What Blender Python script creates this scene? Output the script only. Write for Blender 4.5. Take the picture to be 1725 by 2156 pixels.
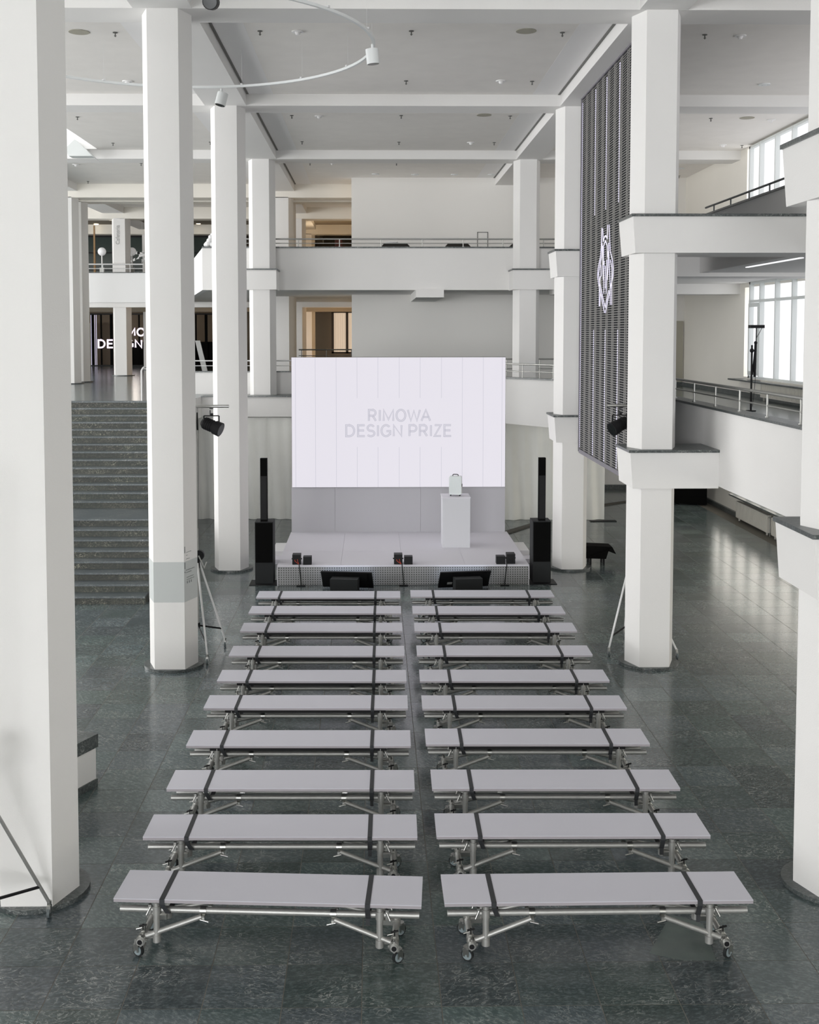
import bpy, bmesh, math, random
from mathutils import Vector, Matrix
random.seed(7)
for _o in list(bpy.data.objects): bpy.data.objects.remove(_o)
SC = bpy.context.scene
COL = SC.collection
PI = math.pi
# ------------------------------------------------------------------ camera
def make_camera():
    f, p, px, py, yaw, roll = 2428.6, .0591, 821.8, 843.5, .0144, -.0006
    F = Vector((math.sin(yaw)*math.cos(p), math.cos(yaw)*math.cos(p), -math.sin(p)))
    r = Vector((math.cos(yaw), -math.sin(yaw), 0)); U = r.cross(F)
    r2 = math.cos(roll)*r + math.sin(roll)*U; U2 = -math.sin(roll)*r + math.cos(roll)*U
    cd = bpy.data.cameras.new('camera'); cam = bpy.data.objects.new('camera', cd); COL.objects.link(cam)
    M = Matrix(((r2.x, U2.x, -F.x, 0), (r2.y, U2.y, -F.y, 0), (r2.z, U2.z, -F.z, 5.1), (0, 0, 0, 1)))
    cam.matrix_world = M
    cd.sensor_fit = 'VERTICAL'; cd.sensor_height = 36.0; cd.lens = f*36.0/2156.0
    cd.shift_x = (862.5-px)/2156.0; cd.shift_y = -(1078-py)/2156.0
    cd.clip_start = .1; cd.clip_end = 300
    SC.camera = cam
make_camera()
# ------------------------------------------------------------------ world, light, exposure
W = bpy.data.worlds.new('overcast_sky'); SC.world = W; W.use_nodes = True
bg = W.node_tree.nodes['Background']; bg.inputs[0].default_value = (1.0, 1.0, 1.0, 1); bg.inputs[1].default_value = 2.2
SC.view_settings.view_transform = 'Standard'; SC.view_settings.look = 'None'
SC.view_settings.gamma = 1.0; SC.view_settings.use_curve_mapping = False
SC.view_settings.exposure = 0.15
SC.cycles.max_bounces = 8; SC.cycles.diffuse_bounces = 5; SC.cycles.glossy_bounces = 4
SC.cycles.use_denoising = True; SC.cycles.sample_clamp_indirect = 6.0
def area(name, loc, rot, sx, sy, power, color=(1, 1, 1)):
    l = bpy.data.lights.new(name, 'AREA'); l.shape = 'RECTANGLE'; l.size = sx; l.size_y = sy; l.energy = power; l.color = color
    o = bpy.data.objects.new(name, l); COL.objects.link(o); o.location = loc; o.rotation_euler = rot; return o
# daylight through the tall glazed fronts behind the camera and along the staircase side of the hall
area('daylight_front_window', (-8.5, -29, 5.6), (math.radians(90), 0, 0), 14, 8, 5200, (.975, .985, 1))
area('daylight_staircase_window', (-15.8, 20, 5.6), (math.radians(90), 0, math.radians(-90)), 18, 7.5, 700, (1, 1, 1))
area('daylight_mezzanine_window', (-29.5, 38, 6.8), (math.radians(90), 0, math.radians(-90)), 16, 6.0, 3200, (1, 1, 1))

# ------------------------------------------------------------------ materials
def nmat(name):
    m = bpy.data.materials.new(name); m.use_nodes = True; nt = m.node_tree
    return m, nt, nt.nodes['Principled BSDF']
def simple(name, col, rough=.5, metal=0.0, var=.0, scale=8.0, bump=0.0, bscale=60.0, emit=None, estr=0.0, spec=None):
    m, nt, b = nmat(name)
    N, Lk = nt.nodes, nt.links
    b.inputs['Roughness'].default_value = rough; b.inputs['Metallic'].default_value = metal
    b.inputs['Base Color'].default_value = (*col, 1)
    if spec is not None: b.inputs['Specular IOR Level'].default_value = spec
    tc = None
    if var or bump: tc = N.new('ShaderNodeTexCoord')
    if var:
        n = N.new('ShaderNodeTexNoise'); n.inputs['Scale'].default_value = scale; n.inputs['Detail'].default_value = 5
        Lk.new(tc.outputs['Object'], n.inputs['Vector'])
        mx = N.new('ShaderNodeMix'); mx.data_type = 'RGBA'
        mx.inputs[6].default_value = (*[max(0, c*(1-var)) for c in col], 1); mx.inputs[7].default_value = (*[min(1, c*(1+var)) for c in col], 1)
        Lk.new(n.outputs['Fac'], mx.inputs[0]); Lk.new(mx.outputs[2], b.inputs['Base Color'])
    if bump:
        n2 = N.new('ShaderNodeTexNoise'); n2.inputs['Scale'].default_value = bscale; n2.inputs['Detail'].default_value = 4
        Lk.new(tc.outputs['Object'], n2.inputs['Vector'])
        bp = N.new('ShaderNodeBump'); bp.inputs['Strength'].default_value = bump; bp.inputs['Distance'].default_value = .01
        Lk.new(n2.outputs['Fac'], bp.inputs['Height']); Lk.new(bp.outputs[0], b.inputs['Normal'])
    if emit is not None:
        b.inputs['Emission Color'].default_value = (*emit, 1); b.inputs['Emission Strength'].default_value = estr
    return m
def stone(name, cell=None, rough=.15, dark=(.060, .077, .084), light=(.18, .212, .225), vein=(.46, .47, .45), veinamt=.75):
    m, nt, b = nmat(name); N, Lk = nt.nodes, nt.links
    def math_(op, a, bb=None, v=None):
        n = N.new('ShaderNodeMath'); n.operation = op
        Lk.new(a, n.inputs[0])
        if bb is not None: Lk.new(bb, n.inputs[1])
        elif v is not None: n.inputs[1].default_value = v
        return n.outputs[0]
    g = N.new('ShaderNodeNewGeometry'); pos = g.outputs['Position']
    if cell:
        cx, cy, cz, ox, oy, oz = cell
        sub = N.new('ShaderNodeVectorMath'); sub.operation = 'SUBTRACT'; Lk.new(pos, sub.inputs[0]); sub.inputs[1].default_value = (ox, oy, oz)
        dv = N.new('ShaderNodeVectorMath'); dv.operation = 'DIVIDE'; Lk.new(sub.outputs[0], dv.inputs[0]); dv.inputs[1].default_value = (cx, cy, cz)
        fl = N.new('ShaderNodeVectorMath'); fl.operation = 'FLOOR'; Lk.new(dv.outputs[0], fl.inputs[0])
        wn = N.new('ShaderNodeTexWhiteNoise'); wn.noise_dimensions = '3D'; Lk.new(fl.outputs[0], wn.inputs['Vector'])
        rnd = wn.outputs['Value']
        ang = math_('MULTIPLY', rnd, v=1.2); ang = math_('ADD', ang, v=-.35)
        rot = N.new('ShaderNodeVectorRotate'); rot.rotation_type = 'Z_AXIS'; Lk.new(pos, rot.inputs['Vector']); Lk.new(ang, rot.inputs['Angle'])
        off = N.new('ShaderNodeVectorMath'); off.operation = 'MULTIPLY_ADD'; Lk.new(wn.outputs['Color'], off.inputs[0]); off.inputs[1].default_value = (17, 17, 17); Lk.new(rot.outputs[0], off.inputs[2])
        vec = off.outputs[0]
    else:
        vec = pos; rnd = None
    st = N.new('ShaderNodeVectorMath'); st.operation = 'MULTIPLY'; Lk.new(vec, st.inputs[0]); st.inputs[1].default_value = (1.0, 1.9, 1.4)
    n1 = N.new('ShaderNodeTexNoise'); n1.inputs['Scale'].default_value = 4.2; n1.inputs['Detail'].default_value = 6; n1.inputs['Roughness'].default_value = .5; n1.inputs['Distortion'].default_value = 2.6
    Lk.new(st.outputs[0], n1.inputs['Vector'])
    ridge = math_('ABSOLUTE', math_('SUBTRACT', n1.outputs['Fac'], v=.5))
    rp = N.new('ShaderNodeValToRGB'); Lk.new(ridge, rp.inputs[0]); rp.color_ramp.elements[0].position = 0; rp.color_ramp.elements[0].color = (1, 1, 1, 1)
    rp.color_ramp.elements[1].position = .02; rp.color_ramp.elements[1].color = (0, 0, 0, 1)
    n3 = N.new('ShaderNodeTexNoise'); n3.inputs['Scale'].default_value = 1.6; n3.inputs['Detail'].default_value = 3
    Lk.new(vec, n3.inputs['Vector'])
    mask = N.new('ShaderNodeValToRGB'); Lk.new(n3.outputs['Fac'], mask.inputs[0]); mask.color_ramp.elements[0].position = .40; mask.color_ramp.elements[1].position = .62
    n4 = N.new('ShaderNodeTexNoise'); n4.inputs['Scale'].default_value = 22; n4.inputs['Detail'].default_value = 7; n4.inputs['Roughness'].default_value = .7
    Lk.new(st.outputs[0], n4.inputs['Vector'])
    rp4 = N.new('ShaderNodeValToRGB'); Lk.new(n4.outputs['Fac'], rp4.inputs[0]); rp4.color_ramp.elements[0].position = .47; rp4.color_ramp.elements[1].position = .72
    base = N.new('ShaderNodeMix'); base.data_type = 'RGBA'; base.inputs[6].default_value = (*dark, 1); base.inputs[7].default_value = (*light, 1)
    Lk.new(rp4.outputs[0], base.inputs[0])
    c = base.outputs[2]
    if rnd is not None:
        tm = N.new('ShaderNodeMapRange'); Lk.new(rnd, tm.inputs[0]); tm.inputs[3].default_value = .72; tm.inputs[4].default_value = 1.3
        hs = N.new('ShaderNodeHueSaturation'); Lk.new(c, hs.inputs['Color']); Lk.new(tm.outputs[0], hs.inputs['Value'])
        wn2 = N.new('ShaderNodeMapRange'); Lk.new(N_sep(N, Lk, wn.outputs['Color']), wn2.inputs[0]); wn2.inputs[3].default_value = .42; wn2.inputs[4].default_value = .51
        Lk.new(wn2.outputs[0], hs.inputs['Hue']); c = hs.outputs[0]
    fac = math_('MULTIPLY', math_('MULTIPLY', rp.outputs[0], mask.outputs[0]), v=veinamt)
    mx = N.new('ShaderNodeMix'); mx.data_type = 'RGBA'; Lk.new(fac, mx.inputs[0]); Lk.new(c, mx.inputs[6]); mx.inputs[7].default_value = (*vein, 1)
    Lk.new(mx.outputs[2], b.inputs['Base Color'])
    rr = N.new('ShaderNodeMapRange'); Lk.new(n4.outputs['Fac'], rr.inputs[0]); rr.inputs[3].default_value = rough-.05; rr.inputs[4].default_value = rough+.10
    Lk.new(rr.outputs[0], b.inputs['Roughness'])
    bp = N.new('ShaderNodeBump'); bp.inputs['Strength'].default_value = .02; bp.inputs['Distance'].default_value = .01; Lk.new(n4.outputs['Fac'], bp.inputs['Height']); Lk.new(bp.outputs[0], b.inputs['Normal'])
    return m
def N_sep(N, Lk, out):
    s = N.new('ShaderNodeSeparateColor'); Lk.new(out, s.inputs[0]); return s.outputs[1]

M = {}
M['plaster'] = simple('white_plaster', (.82, .81, .795), .9, var=.02, scale=1.2, bump=.15, bscale=90)
M['wallwhite'] = simple('white_wall_paint', (.93, .915, .885), .9, var=.02, scale=.7)
M['ceiling'] = simple('ceiling_render', (.88, .855, .82), .95, var=.05, scale=2.2, bump=.12, bscale=60)
M['strip'] = simple('ceiling_strip', (.90, .89, .885), .9)
M['cream'] = simple('cream_paint', (.86, .83, .765), .9, var=.02, scale=1)
M['floor'] = stone('slate_floor', (.606, .6, 5.0, -.095, 9.05, -2.0))
M['mezzfloor'] = stone('slate_upper_floor', (.606, .6, 5.0, -.095, 9.05, -2.0), rough=.16, veinamt=.35)
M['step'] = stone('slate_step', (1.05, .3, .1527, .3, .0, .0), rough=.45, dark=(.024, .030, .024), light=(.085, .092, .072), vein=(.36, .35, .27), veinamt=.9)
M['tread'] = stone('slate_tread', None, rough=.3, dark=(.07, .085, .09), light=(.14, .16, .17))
M['coping'] = stone('slate_coping', None, rough=.3, dark=(.06, .07, .07), light=(.18, .195, .195))
M['patch'] = simple('smooth_green_slate', (.12, .15, .14), .25, var=.3, scale=5)
M['grout'] = simple('grout', (.15, .14, .12), .9)
M['seat'] = simple('seat_laminate', (.60, .595, .66), .45, bump=.02, bscale=200)
M['seat_edge'] = simple('seat_edge_board', (.36, .335, .36), .6)
M['steel'] = simple('galvanised_steel', (.44, .44, .425), .48, metal=.65, var=.15, scale=20)
M['chrome'] = simple('bright_zinc', (.52, .52, .50), .28, metal=1.0)
M['black'] = simple('black_metal', (.009, .009, .010), .5, spec=.25)
M['strap'] = simple('black_webbing', (.03, .032, .036), .75, bump=.3, bscale=300)
M['cloth_black'] = simple('black_fabric', (.004, .004, .004), .9, spec=.08)
M['rubber'] = simple('grey_rubber', (.10, .12, .125), .6)
M['rubber_dark'] = simple('dark_rubber', (.018, .02, .021), .7, spec=.3)
M['hub'] = simple('wheel_hub', (.30, .36, .38), .4, metal=.3)
M['stage'] = simple('stage_laminate', (.73, .715, .77), .5)
M['backwall'] = simple('stage_back_panel', (.50, .495, .53), .6)
M['perf'] = simple('perforated_steel', (.34, .34, .34), .38, metal=.6)
M['podium'] = simple('podium_board', (.66, .665, .70), .55)
M['alu'] = simple('ribbed_aluminium', (.55, .58, .58), .45, metal=.5)
M['curtain'] = simple('molton_curtain', (.94, .94, .90), .95, var=.05, scale=2)
M['ledbar'] = simple('led_bar', (.21, .205, .195), .6)
M['ledback'] = simple('led_backing', (.004, .006, .009), .7, spec=.1)
M['ledframe'] = simple('led_frame', (.20, .19, .215), .5)
M['ledlight'] = simple('led_glow', (.3, .3, .3), .5, emit=(.80, .76, 1.0), estr=.95)
M['ledsign'] = simple('led_sign_glow', (.3, .3, .3), .5, emit=(1.0, .86, 1.0), estr=1.0)
M['screen'] = simple('led_screen_white', (.05, .05, .05), .6, emit=(.715, .69, .755), estr=.94)
M['screenline'] = simple('screen_print_line', (.05, .05, .05), .6, emit=(.50, .49, .56), estr=1.0)
M['screentext'] = simple('screen_print_letter', (.05, .05, .05), .6, emit=(.36, .35, .43), estr=1.0)
M['screenfill'] = simple('screen_print_fill', (.05, .05, .05), .6, emit=(.60, .585, .65), estr=.94)
M['monitor_glow'] = simple('monitor_picture', (.02, .02, .02), .4, emit=(.72, .82, 1.0), estr=.9)
M['rail'] = simple('rail_steel', (.42, .42, .40), .35, metal=.8)
M['rail_white'] = simple('rail_white', (.72, .72, .72), .4)
M['rail_dark'] = simple('rail_dark', (.09, .10, .10), .4, metal=.5)
M['win_frame'] = simple('window_frame_white', (.72, .75, .74), .5)
M['blind'] = simple('backlit_blind', (.1, .1, .1), .9, emit=(.93, .93, .96), estr=1.12)
M['blind_low'] = simple('backlit_blind_ground', (.1, .1, .1), .9, emit=(1.0, .95, .86), estr=1.9)
M['skylight'] = simple('skylight_glass', (.5, .5, .5), .9, emit=(1, .98, .96), estr=1.2)
M['radiator'] = simple('radiator_enamel', (.66, .64, .58), .5)
M['ring'] = simple('lamp_track_white', (.78, .80, .80), .4)
M['lampblack'] = simple('lamp_lens_black', (.01, .012, .012), .15)
M['greydot'] = simple('sprinkler_metal', (.12, .12, .11), .5)
M['speaker_round'] = simple('round_ceiling_speaker', (.42, .40, .33), .8)
M['downlight'] = simple('downlight_glow', (1, .9, .7), .5, emit=(1, .84, .58), estr=6.0)
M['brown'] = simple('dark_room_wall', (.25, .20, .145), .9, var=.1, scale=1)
M['shadeceil'] = simple('painted_shade_ceiling', (.34, .30, .24), .9)  # brown tone paints in the low light of the rear ceilings
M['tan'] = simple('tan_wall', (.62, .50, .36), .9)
M['wood'] = simple('oak_wood', (.36, .22, .10), .6, var=.25, scale=9)
M['brown_frame'] = simple('bronze_window_frame', (.07, .05, .035), .5)
M['sheer'] = simple('sheer_curtain', (.6, .5, .4), .9, emit=(1.0, .80, .60), estr=.42)
M['glassdark'] = simple('tinted_glass', (.045, .062, .056), .12, var=.3, scale=.7)
M['door'] = simple('door_paint', (.48, .46, .38), .6)
M['globe'] = simple('opal_globe', (.85, .85, .87), .3, emit=(1, 1, 1), estr=.12)
M['sofa'] = simple('dark_upholstery', (.035, .032, .027), .9)
M['band'] = simple('sign_band_grey', (.56, .585, .58), .85)
M['print'] = simple('printed_grey', (.13, .15, .15), .8)
M['lettergrey'] = simple('letter_grey', (.42, .42, .41), .8)
M['white_obj'] = simple('white_board', (.85, .85, .85), .7)
M['cover'] = simple('cable_cover', (.07, .065, .055), .7)
M['red'] = simple('red_cable', (.5, .06, .03), .5)
M['floral'] = simple('dark_red_cloth', (.12, .04, .03), .8)
M['yellow'] = simple('yellow_tape', (.6, .55, .12), .6)

# ------------------------------------------------------------------ mesh building
class MB:
    def __init__(s): s.v = []; s.f = []; s.s = []
    def add(s, vs, fs, smooth=None):
        o = len(s.v); s.v += [tuple(v) for v in vs]
        for i, f in enumerate(fs):
            s.f.append(tuple(o+k for k in f)); s.s.append(bool(smooth[i]) if smooth else False)
        return s
    def box(s, x0, x1, y0, y1, z0, z1, rz=0, c=None):
        vs = [(x, y, z) for z in (z0, z1) for y in (y0, y1) for x in (x0, x1)]
        if rz:
            cx, cy = c if c else ((x0+x1)/2, (y0+y1)/2); ca, sa = math.cos(rz), math.sin(rz)
            vs = [(cx+(x-cx)*ca-(y-cy)*sa, cy+(x-cx)*sa+(y-cy)*ca, z) for x, y, z in vs]
        return s.add(vs, [(0, 2, 3, 1), (4, 5, 7, 6), (0, 1, 5, 4), (2, 6, 7, 3), (0, 4, 6, 2), (1, 3, 7, 5)])
    def prism(s, poly, z0, z1, poly_top=None):
        n = len(poly); pt = poly_top or poly
        area_ = sum(poly[i][0]*poly[(i+1) % n][1]-poly[(i+1) % n][0]*poly[i][1] for i in range(n))
        if area_ < 0: poly = poly[::-1]; pt = pt[::-1]
        vs = [(x, y, z0) for x, y in poly]+[(x, y, z1) for x, y in pt]
        return s.add(vs, [tuple(range(n))[::-1], tuple(range(n, 2*n))]+[(i, (i+1) % n, n+(i+1) % n, n+i) for i in range(n)])
    def tube(s, a, b, r, n=10, r2=None, caps=True, hollow=0):
        a = Vector(a); b = Vector(b); d = (b-a).normalized(); r2 = r if r2 is None else r2
        u = d.cross(Vector((0, 0, 1)) if abs(d.z) < .9 else Vector((1, 0, 0))).normalized(); w = d.cross(u)
        ring = lambda p, rr: [tuple(p+rr*(math.cos(2*PI*i/n)*u+math.sin(2*PI*i/n)*w)) for i in range(n)]
        s.add(ring(a, r)+ring(b, r2), [(i, (i+1) % n, n+(i+1) % n, n+i) for i in range(n)], [1]*n)
        if hollow:
            ri = r-hollow
            for p, q in ((a, b), (b, a)):
                o = ring(p, r); i_ = ring(p, ri); dp = p+(q-p).normalized()*min(.08, (b-a).length*.3); e = ring(dp, ri)
                s.add(o+i_, [(k, (k+1) % n, n+(k+1) % n, n+k) for k in range(n)])
                s.add(i_+e, [(k, (k+1) % n, n+(k+1) % n, n+k) for k in range(n)], [1]*n)
                s.add(e, [tuple(range(n))])
        elif caps:
            s.add(ring(a, r), [tuple(range(n))[::-1]]); s.add(ring(b, r2), [tuple(range(n))])
        return s
    def path(s, pts, r, n=6):
        for a, b in zip(pts, pts[1:]): s.tube(a, b, r, n)
        return s
    def lathe(s, prof, n=24, c=(0, 0, 0), smooth=True):
        k = len(prof); vs = [(c[0]+r*math.cos(2*PI*i/n), c[1]+r*math.sin(2*PI*i/n), c[2]+z) for i in range(n) for r, z in prof]
        fs = [(i*k+j, ((i+1) % n)*k+j, ((i+1) % n)*k+j+1, i*k+j+1) for i in range(n) for j in range(k-1)]
        s.add(vs, fs, [smooth]*len(fs)); return s
    def disc(s, c, r, n=16, up=1):
        vs = [(c[0]+r*math.cos(2*PI*i/n), c[1]+r*math.sin(2*PI*i/n), c[2]) for i in range(n)]
        return s.add(vs, [tuple(range(n)) if up > 0 else tuple(range(n))[::-1]])
    def cyl(s, c, r, z0, z1, n=32):
        s.tube((c[0], c[1], z0), (c[0], c[1], z1), r, n); return s
    def sphere(s, c, r, n=16, sz=1.0):
        prof = [(max(1e-4, r*math.sin(PI*j/(n//2))), -r*sz*math.cos(PI*j/(n//2))) for j in range(n//2+1)]
        return s.lathe(prof, n, c)
    def mesh(s, name):
        me = bpy.data.meshes.new(name); me.from_pydata(s.v, [], s.f); me.polygons.foreach_set('use_smooth', s.s); me.update(); return me
def link(o, parent=None):
    COL.objects.link(o)
    if parent is not None: o.parent = parent
    return o
def obj(name, mb, mat, parent=None, **kw):
    me = mb.mesh(name) if isinstance(mb, MB) else mb
    if not me.materials: me.materials.append(M[mat])
    o = bpy.data.objects.new(name, me); link(o, parent)
    for k, v in kw.items(): o[k] = v
    return o
def inst(name, me, loc=(0, 0, 0), parent=None, rz=0):
    o = bpy.data.objects.new(name, me); o.location = loc; o.rotation_euler[2] = rz; return link(o, parent)
def thing(name, label, cat, loc=(0, 0, 0), rz=0, group=None):
    o = bpy.data.objects.new(name, None); link(o); o.location = loc; o.rotation_euler[2] = rz; o.empty_display_size = .2
    o['label'] = label; o['category'] = cat
    if group: o['group'] = group
    return o
def single(name, mb, mat, label, cat, group=None, loc=None):
    o = obj(name, mb, mat); o['label'] = label; o['category'] = cat
    if group: o['group'] = group
    if loc: o.location = loc
    return o
def struct(name, mb, mat): return obj(name, mb, mat, kind='structure')
def copy_tree(o, parent=None):
    c = o.copy(); COL.objects.link(c)
    if parent is not None: c.parent = parent
    for ch in list(o.children): copy_tree(ch, c)
    return c
def box(*a, **k): return MB().box(*a, **k)

XL, XR = -3.07, 4.24
D = [9.95, 17.13, 24.35, 31.75, 38.95, 46.15, 53.35]
ZB, ZM, ZU, ZC = 9.81, 3.36, 6.83, 10.05
# ------------------------------------------------------------------ ground floor with tiles
fl = struct('floor', box(-16, 10.2, -30, 37.5, -.3, -.0012), 'grout')
TX, TY, OX, OY = .606, .6, -.095, 9.05
def tile_mb(w, h):
    b = .0015; z = 0.0
    vs = [(0, 0, -.02), (w, 0, -.02), (w, h, -.02), (0, h, -.02), (b, b, z), (w-b, b, z), (w-b, h-b, z), (b, h-b, z)]
    return vs, [(4, 5, 6, 7), (0, 1, 5, 4), (1, 2, 6, 5), (2, 3, 7, 6), (3, 0, 4, 7)]
tv, tf = tile_mb(TX-.0042, TY-.0042)
tm = MB().add(tv, tf).mesh('tile'); tm.materials.append(M['floor'])
rest = MB(); nt_ = 0
for j in range(-24, 48):
    y = OY+j*TY
    for i in range(-26, 17):
        x = OX+i*TX
        lo, hi = -.345*(y+.6)-.35, .40*(y+.6)+.35
        seen = y > 7.6 and x+TX > lo and x < hi
        if x < -16 or x+TX > 10.08: continue
        if seen and nt_ < 300:
            inst('tile', tm, (x, y, 0), fl); nt_ += 1
        else:
            rest.add([(a+x, b+y, c) for a, b, c in tv], tf)
rest.box(-16, 10.1, -29.9, -5.4, -.003, 0)
obj('tile_field', rest, 'floor', fl, kind='stuff')
obj('stone_patch', MB().prism([(2.60, 9.80), (2.84, 9.64), (2.78, 9.06), (2.51, 9.06), (2.26, 9.17)], .0002, .0012), 'patch', fl)
# ------------------------------------------------------------------ ceiling
ce = struct('ceiling', MB().box(-30, -7.45, -30, 25.2, ZC, ZC+.4).box(-7.45, 10.3, -30, 62.5, ZC, ZC+.4).box(-30, -7.45, 31.7, 62.5, ZC, ZC+.4), 'ceiling')
for k, d in enumerate([2.75]+D):
    zb = ZB if k < 5 else 9.60
    obj('cross_beam', box(-30, 10.1, d, d+.78, zb, ZC+.01), 'cream' if k > 4 else 'plaster', ce)
obj('cross_beam', box(-30, -.7, 40.2, 40.95, 9.6, ZC+.01), 'cream', ce)
for x0, x1 in ((XL-.43, XL+.43), (3.905, 4.62), (-10.3-.43, -10.3+.43)):
    obj('long_beam', box(x0, x1, -6, 62, ZB+.002, ZC+.01), 'plaster', ce)
for x0, x1, s0, s1 in ((-2.63, -2.585, -2.585, -2.08), (3.855, 3.90, 3.32, 3.855), (-3.55, -3.5, -4.05, -3.55)):
    for a, b in zip(([2.75]+D)[:-3], ([2.75]+D)[1:-2]):
        obj('light_slot', box(x0, x1, a+.8, b-.02, ZC-.012, ZC+.01), 'greydot', ce)
        obj('ceiling_strip', box(s0, s1, a+.79, b-.01, ZC-.0015, ZC+.01), 'strip', ce)
# sawtooth skylight over the staircase side
sk = struct('skylight_shaft', MB().box(-7.47, -7.43, 25.2, 31.7, ZC+.4, 13.4).box(-14, -7.47, 31.62, 31.68, ZC-.0, 13.4).box(-14, -7.45, 25.15, 25.2, ZC, 13.4), 'white_obj')
obj('skylight_pane', box(-14, -7.4, 25.1, 31.8, 13.4, 13.45), 'skylight', sk)
gb = [(-7.40, 9.72), (-7.96, 10.24), (-8.22, 9.99), (-8.12, 9.80), (-7.49, 9.80)]
obj('skylight_gable', MB().add([(x, 31.2, z) for x, z in gb]+[(x, 31.6, z) for x, z in gb], [(0, 4, 3, 2, 1), (5, 6, 7, 8, 9)]+[(k, (k+1) % 5, 5+(k+1) % 5, 5+k) for k in range(5)]), 'band', sk)  # grey tone puts shade into the colour so the gable looks unlit
# ------------------------------------------------------------------ outer walls
struct('wall_right', MB().box(10.06, 10.4, -30, 37.6, 0, .68).box(10.06, 10.4, -30, 6, .68, 10.2).box(10.06, 10.4, 31.2, 37.6, 2.7, 10.2).box(10.06, 10.4, 33.7, 37.6, .68, 2.7).box(10.06, 10.4, 6, 31.2, 2.7, 3.9)
       .box(10.06, 10.4, 6, 31.2, 6.3, 7.3).box(10.06, 10.4, 6, 31.2, 10.0, 10.2), 'cream')
struct('wall_back', box(-.7, 10.4, 37.3, 37.6, 0, 10.2), 'wallwhite')
struct('wall_corridor', box(-.7, -.4, 37.6, 62.4, 0, 10.2), 'tan')
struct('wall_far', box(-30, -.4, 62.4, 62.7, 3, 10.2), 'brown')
struct('wall_left', MB().box(-30, -29.7, 29, 62.4, 0, 10.2).box(-16.2, -16, -30, 29.3, 0, 2.2).box(-16.2, -16, -30, 4, 2.2, 10.2), 'plaster')  # tall near segment added out of view to shield the first column from skylight
struct('wall_light_block', box(-3.95, -3.8, 47, 62.4, ZU, ZC-.02), 'brown')  # partition added to block side daylight from the upper corridor
struct('wall_under_gallery', box(-16, -.4, 37.3, 37.5, 0, 2.9), 'plaster')
struct('baseboard_back', box(-.7, 10.05, 37.22, 37.3, 0, .14), 'coping')
struct('baseboard_right', box(9.99, 10.06, -5, 37.2, 0, .13), 'coping')
struct('baseboard_mezzanine', MB().box(9.98, 10.06, 9, 37.3, ZM, ZM+.13).box(5, 9.98, 37.22, 37.3, ZM, ZM+.13), 'coping')
# ------------------------------------------------------------------ mezzanine and gallery slabs
par = [(5.19, 26.84), (3.42, 29.29), (1.94, 31.2), (-4.65, 31.2), (-4.65, 29.42), (-30, 29.42), (-30, 62.4), (-.7, 62.4), (-.7, 37.3), (10.06, 37.3), (10.06, 5), (5.19, 5)]
mz = struct('floor_mezzanine', MB().prism([(x, y) for x, y in par], 2.82, ZM), 'plaster')
def inner(poly, z0, z1): return MB().prism(poly, z0, z1)
obj('stone_floor', inner([(5.17, 26.9), (3.4, 29.35), (1.95, 31.17), (-4.67, 31.17), (-4.67, 29.38), (-29.9, 29.38), (-29.9, 62.4), (-.72, 62.4), (-.72, 37.28), (10.04, 37.28), (10.04, 5.05), (5.17, 5.05)], ZM, ZM+.006), 'mezzfloor', mz)
obj('edge_coping', MB().box(-4.66, 2.0, 31.14, 31.7, ZM, ZM+.03), 'coping', mz)
gu = struct('floor_gallery', MB().prism([(-4.75, 32.64), (5.6, 32.64), (10.06, 32.64), (10.06, 37.4), (-.7, 37.4), (-.7, 62.4), (-30, 62.4), (-30, 46.05), (-7.5, 46.05)], 6.31, ZU)
            .box(6.54, 10.06, 3, 22.98, 6.285, ZU-.01).box(6.5, 10.06, 25.2, 32.6, 6.42, ZU-.01), 'plaster')
obj('downstand_beam', box(1.2, 1.98, 32.5, 37.3, 6.08, 6.31), 'plaster', gu)
obj('downstand_beam', box(4.95, 10.06, 31.60, 32.5, 6.14, ZU-.05), 'plaster', gu)
obj('downstand_beam', box(-30, -.7, 46.1, 46.9, 6.1, 6.32), 'plaster', gu)
obj('downstand_beam', box(-30, -.7, 53.3, 54.1, 6.05, 6.31), 'shadeceil', gu)  # rear beam carries the dim light in its colour
obj('linear_light', box(6.77, 6.83, 18.3, 21.0, 6.270, 6.284), 'blind', gu)
# parapets
def wall_seg(mb, a, b, th, z0, z1):
    a = Vector(a); b = Vector(b); d = (b-a).normalized(); n = Vector((-d.y, d.x))*th
    mb.prism([tuple(a), tuple(b), tuple(b+n), tuple(a+n)], z0, z1); return mb
pr = struct('wall_parapet_mezzanine', MB().box(5.15, 5.35, 5, 26.8, 2.80, 3.93), 'plaster')
wall_seg(MB(), (0, 0), (1, 0), .1, 0, 1)
obj('parapet_return', wall_seg(MB(), (3.38, 29.25), (5.15, 26.8), .2, 2.78, 3.93), 'plaster', pr)
obj('parapet_return', wall_seg(MB(), (1.9, 31.2), (3.38, 29.25), .2, 2.78, 3.93), 'plaster', pr)
obj('coping_stone', MB().box(5.12, 5.40, 5, 26.8, 3.93, 3.965), 'coping', pr)
obj('coping_stone', wall_seg(MB(), (1.9, 31.18), (5.14, 26.76), .24, 3.93, 3.965), 'coping', pr)
pb = struct('wall_parapet_setback', box(-5.6, 1.2, 32.6, 32.75, ZM, 3.98), 'plaster')
obj('coping_stone', box(-5.6, 1.2, 32.57, 32.8, 3.98, 4.01), 'coping', pb)
pg = struct('wall_parapet_gallery_back', box(-4.8, 5.7, 32.58, 32.75, 6.29, 7.46), 'plaster')
obj('coping_stone', box(-4.8, 5.7, 32.55, 32.8, 7.46, 7.50), 'coping', pg)
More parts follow.
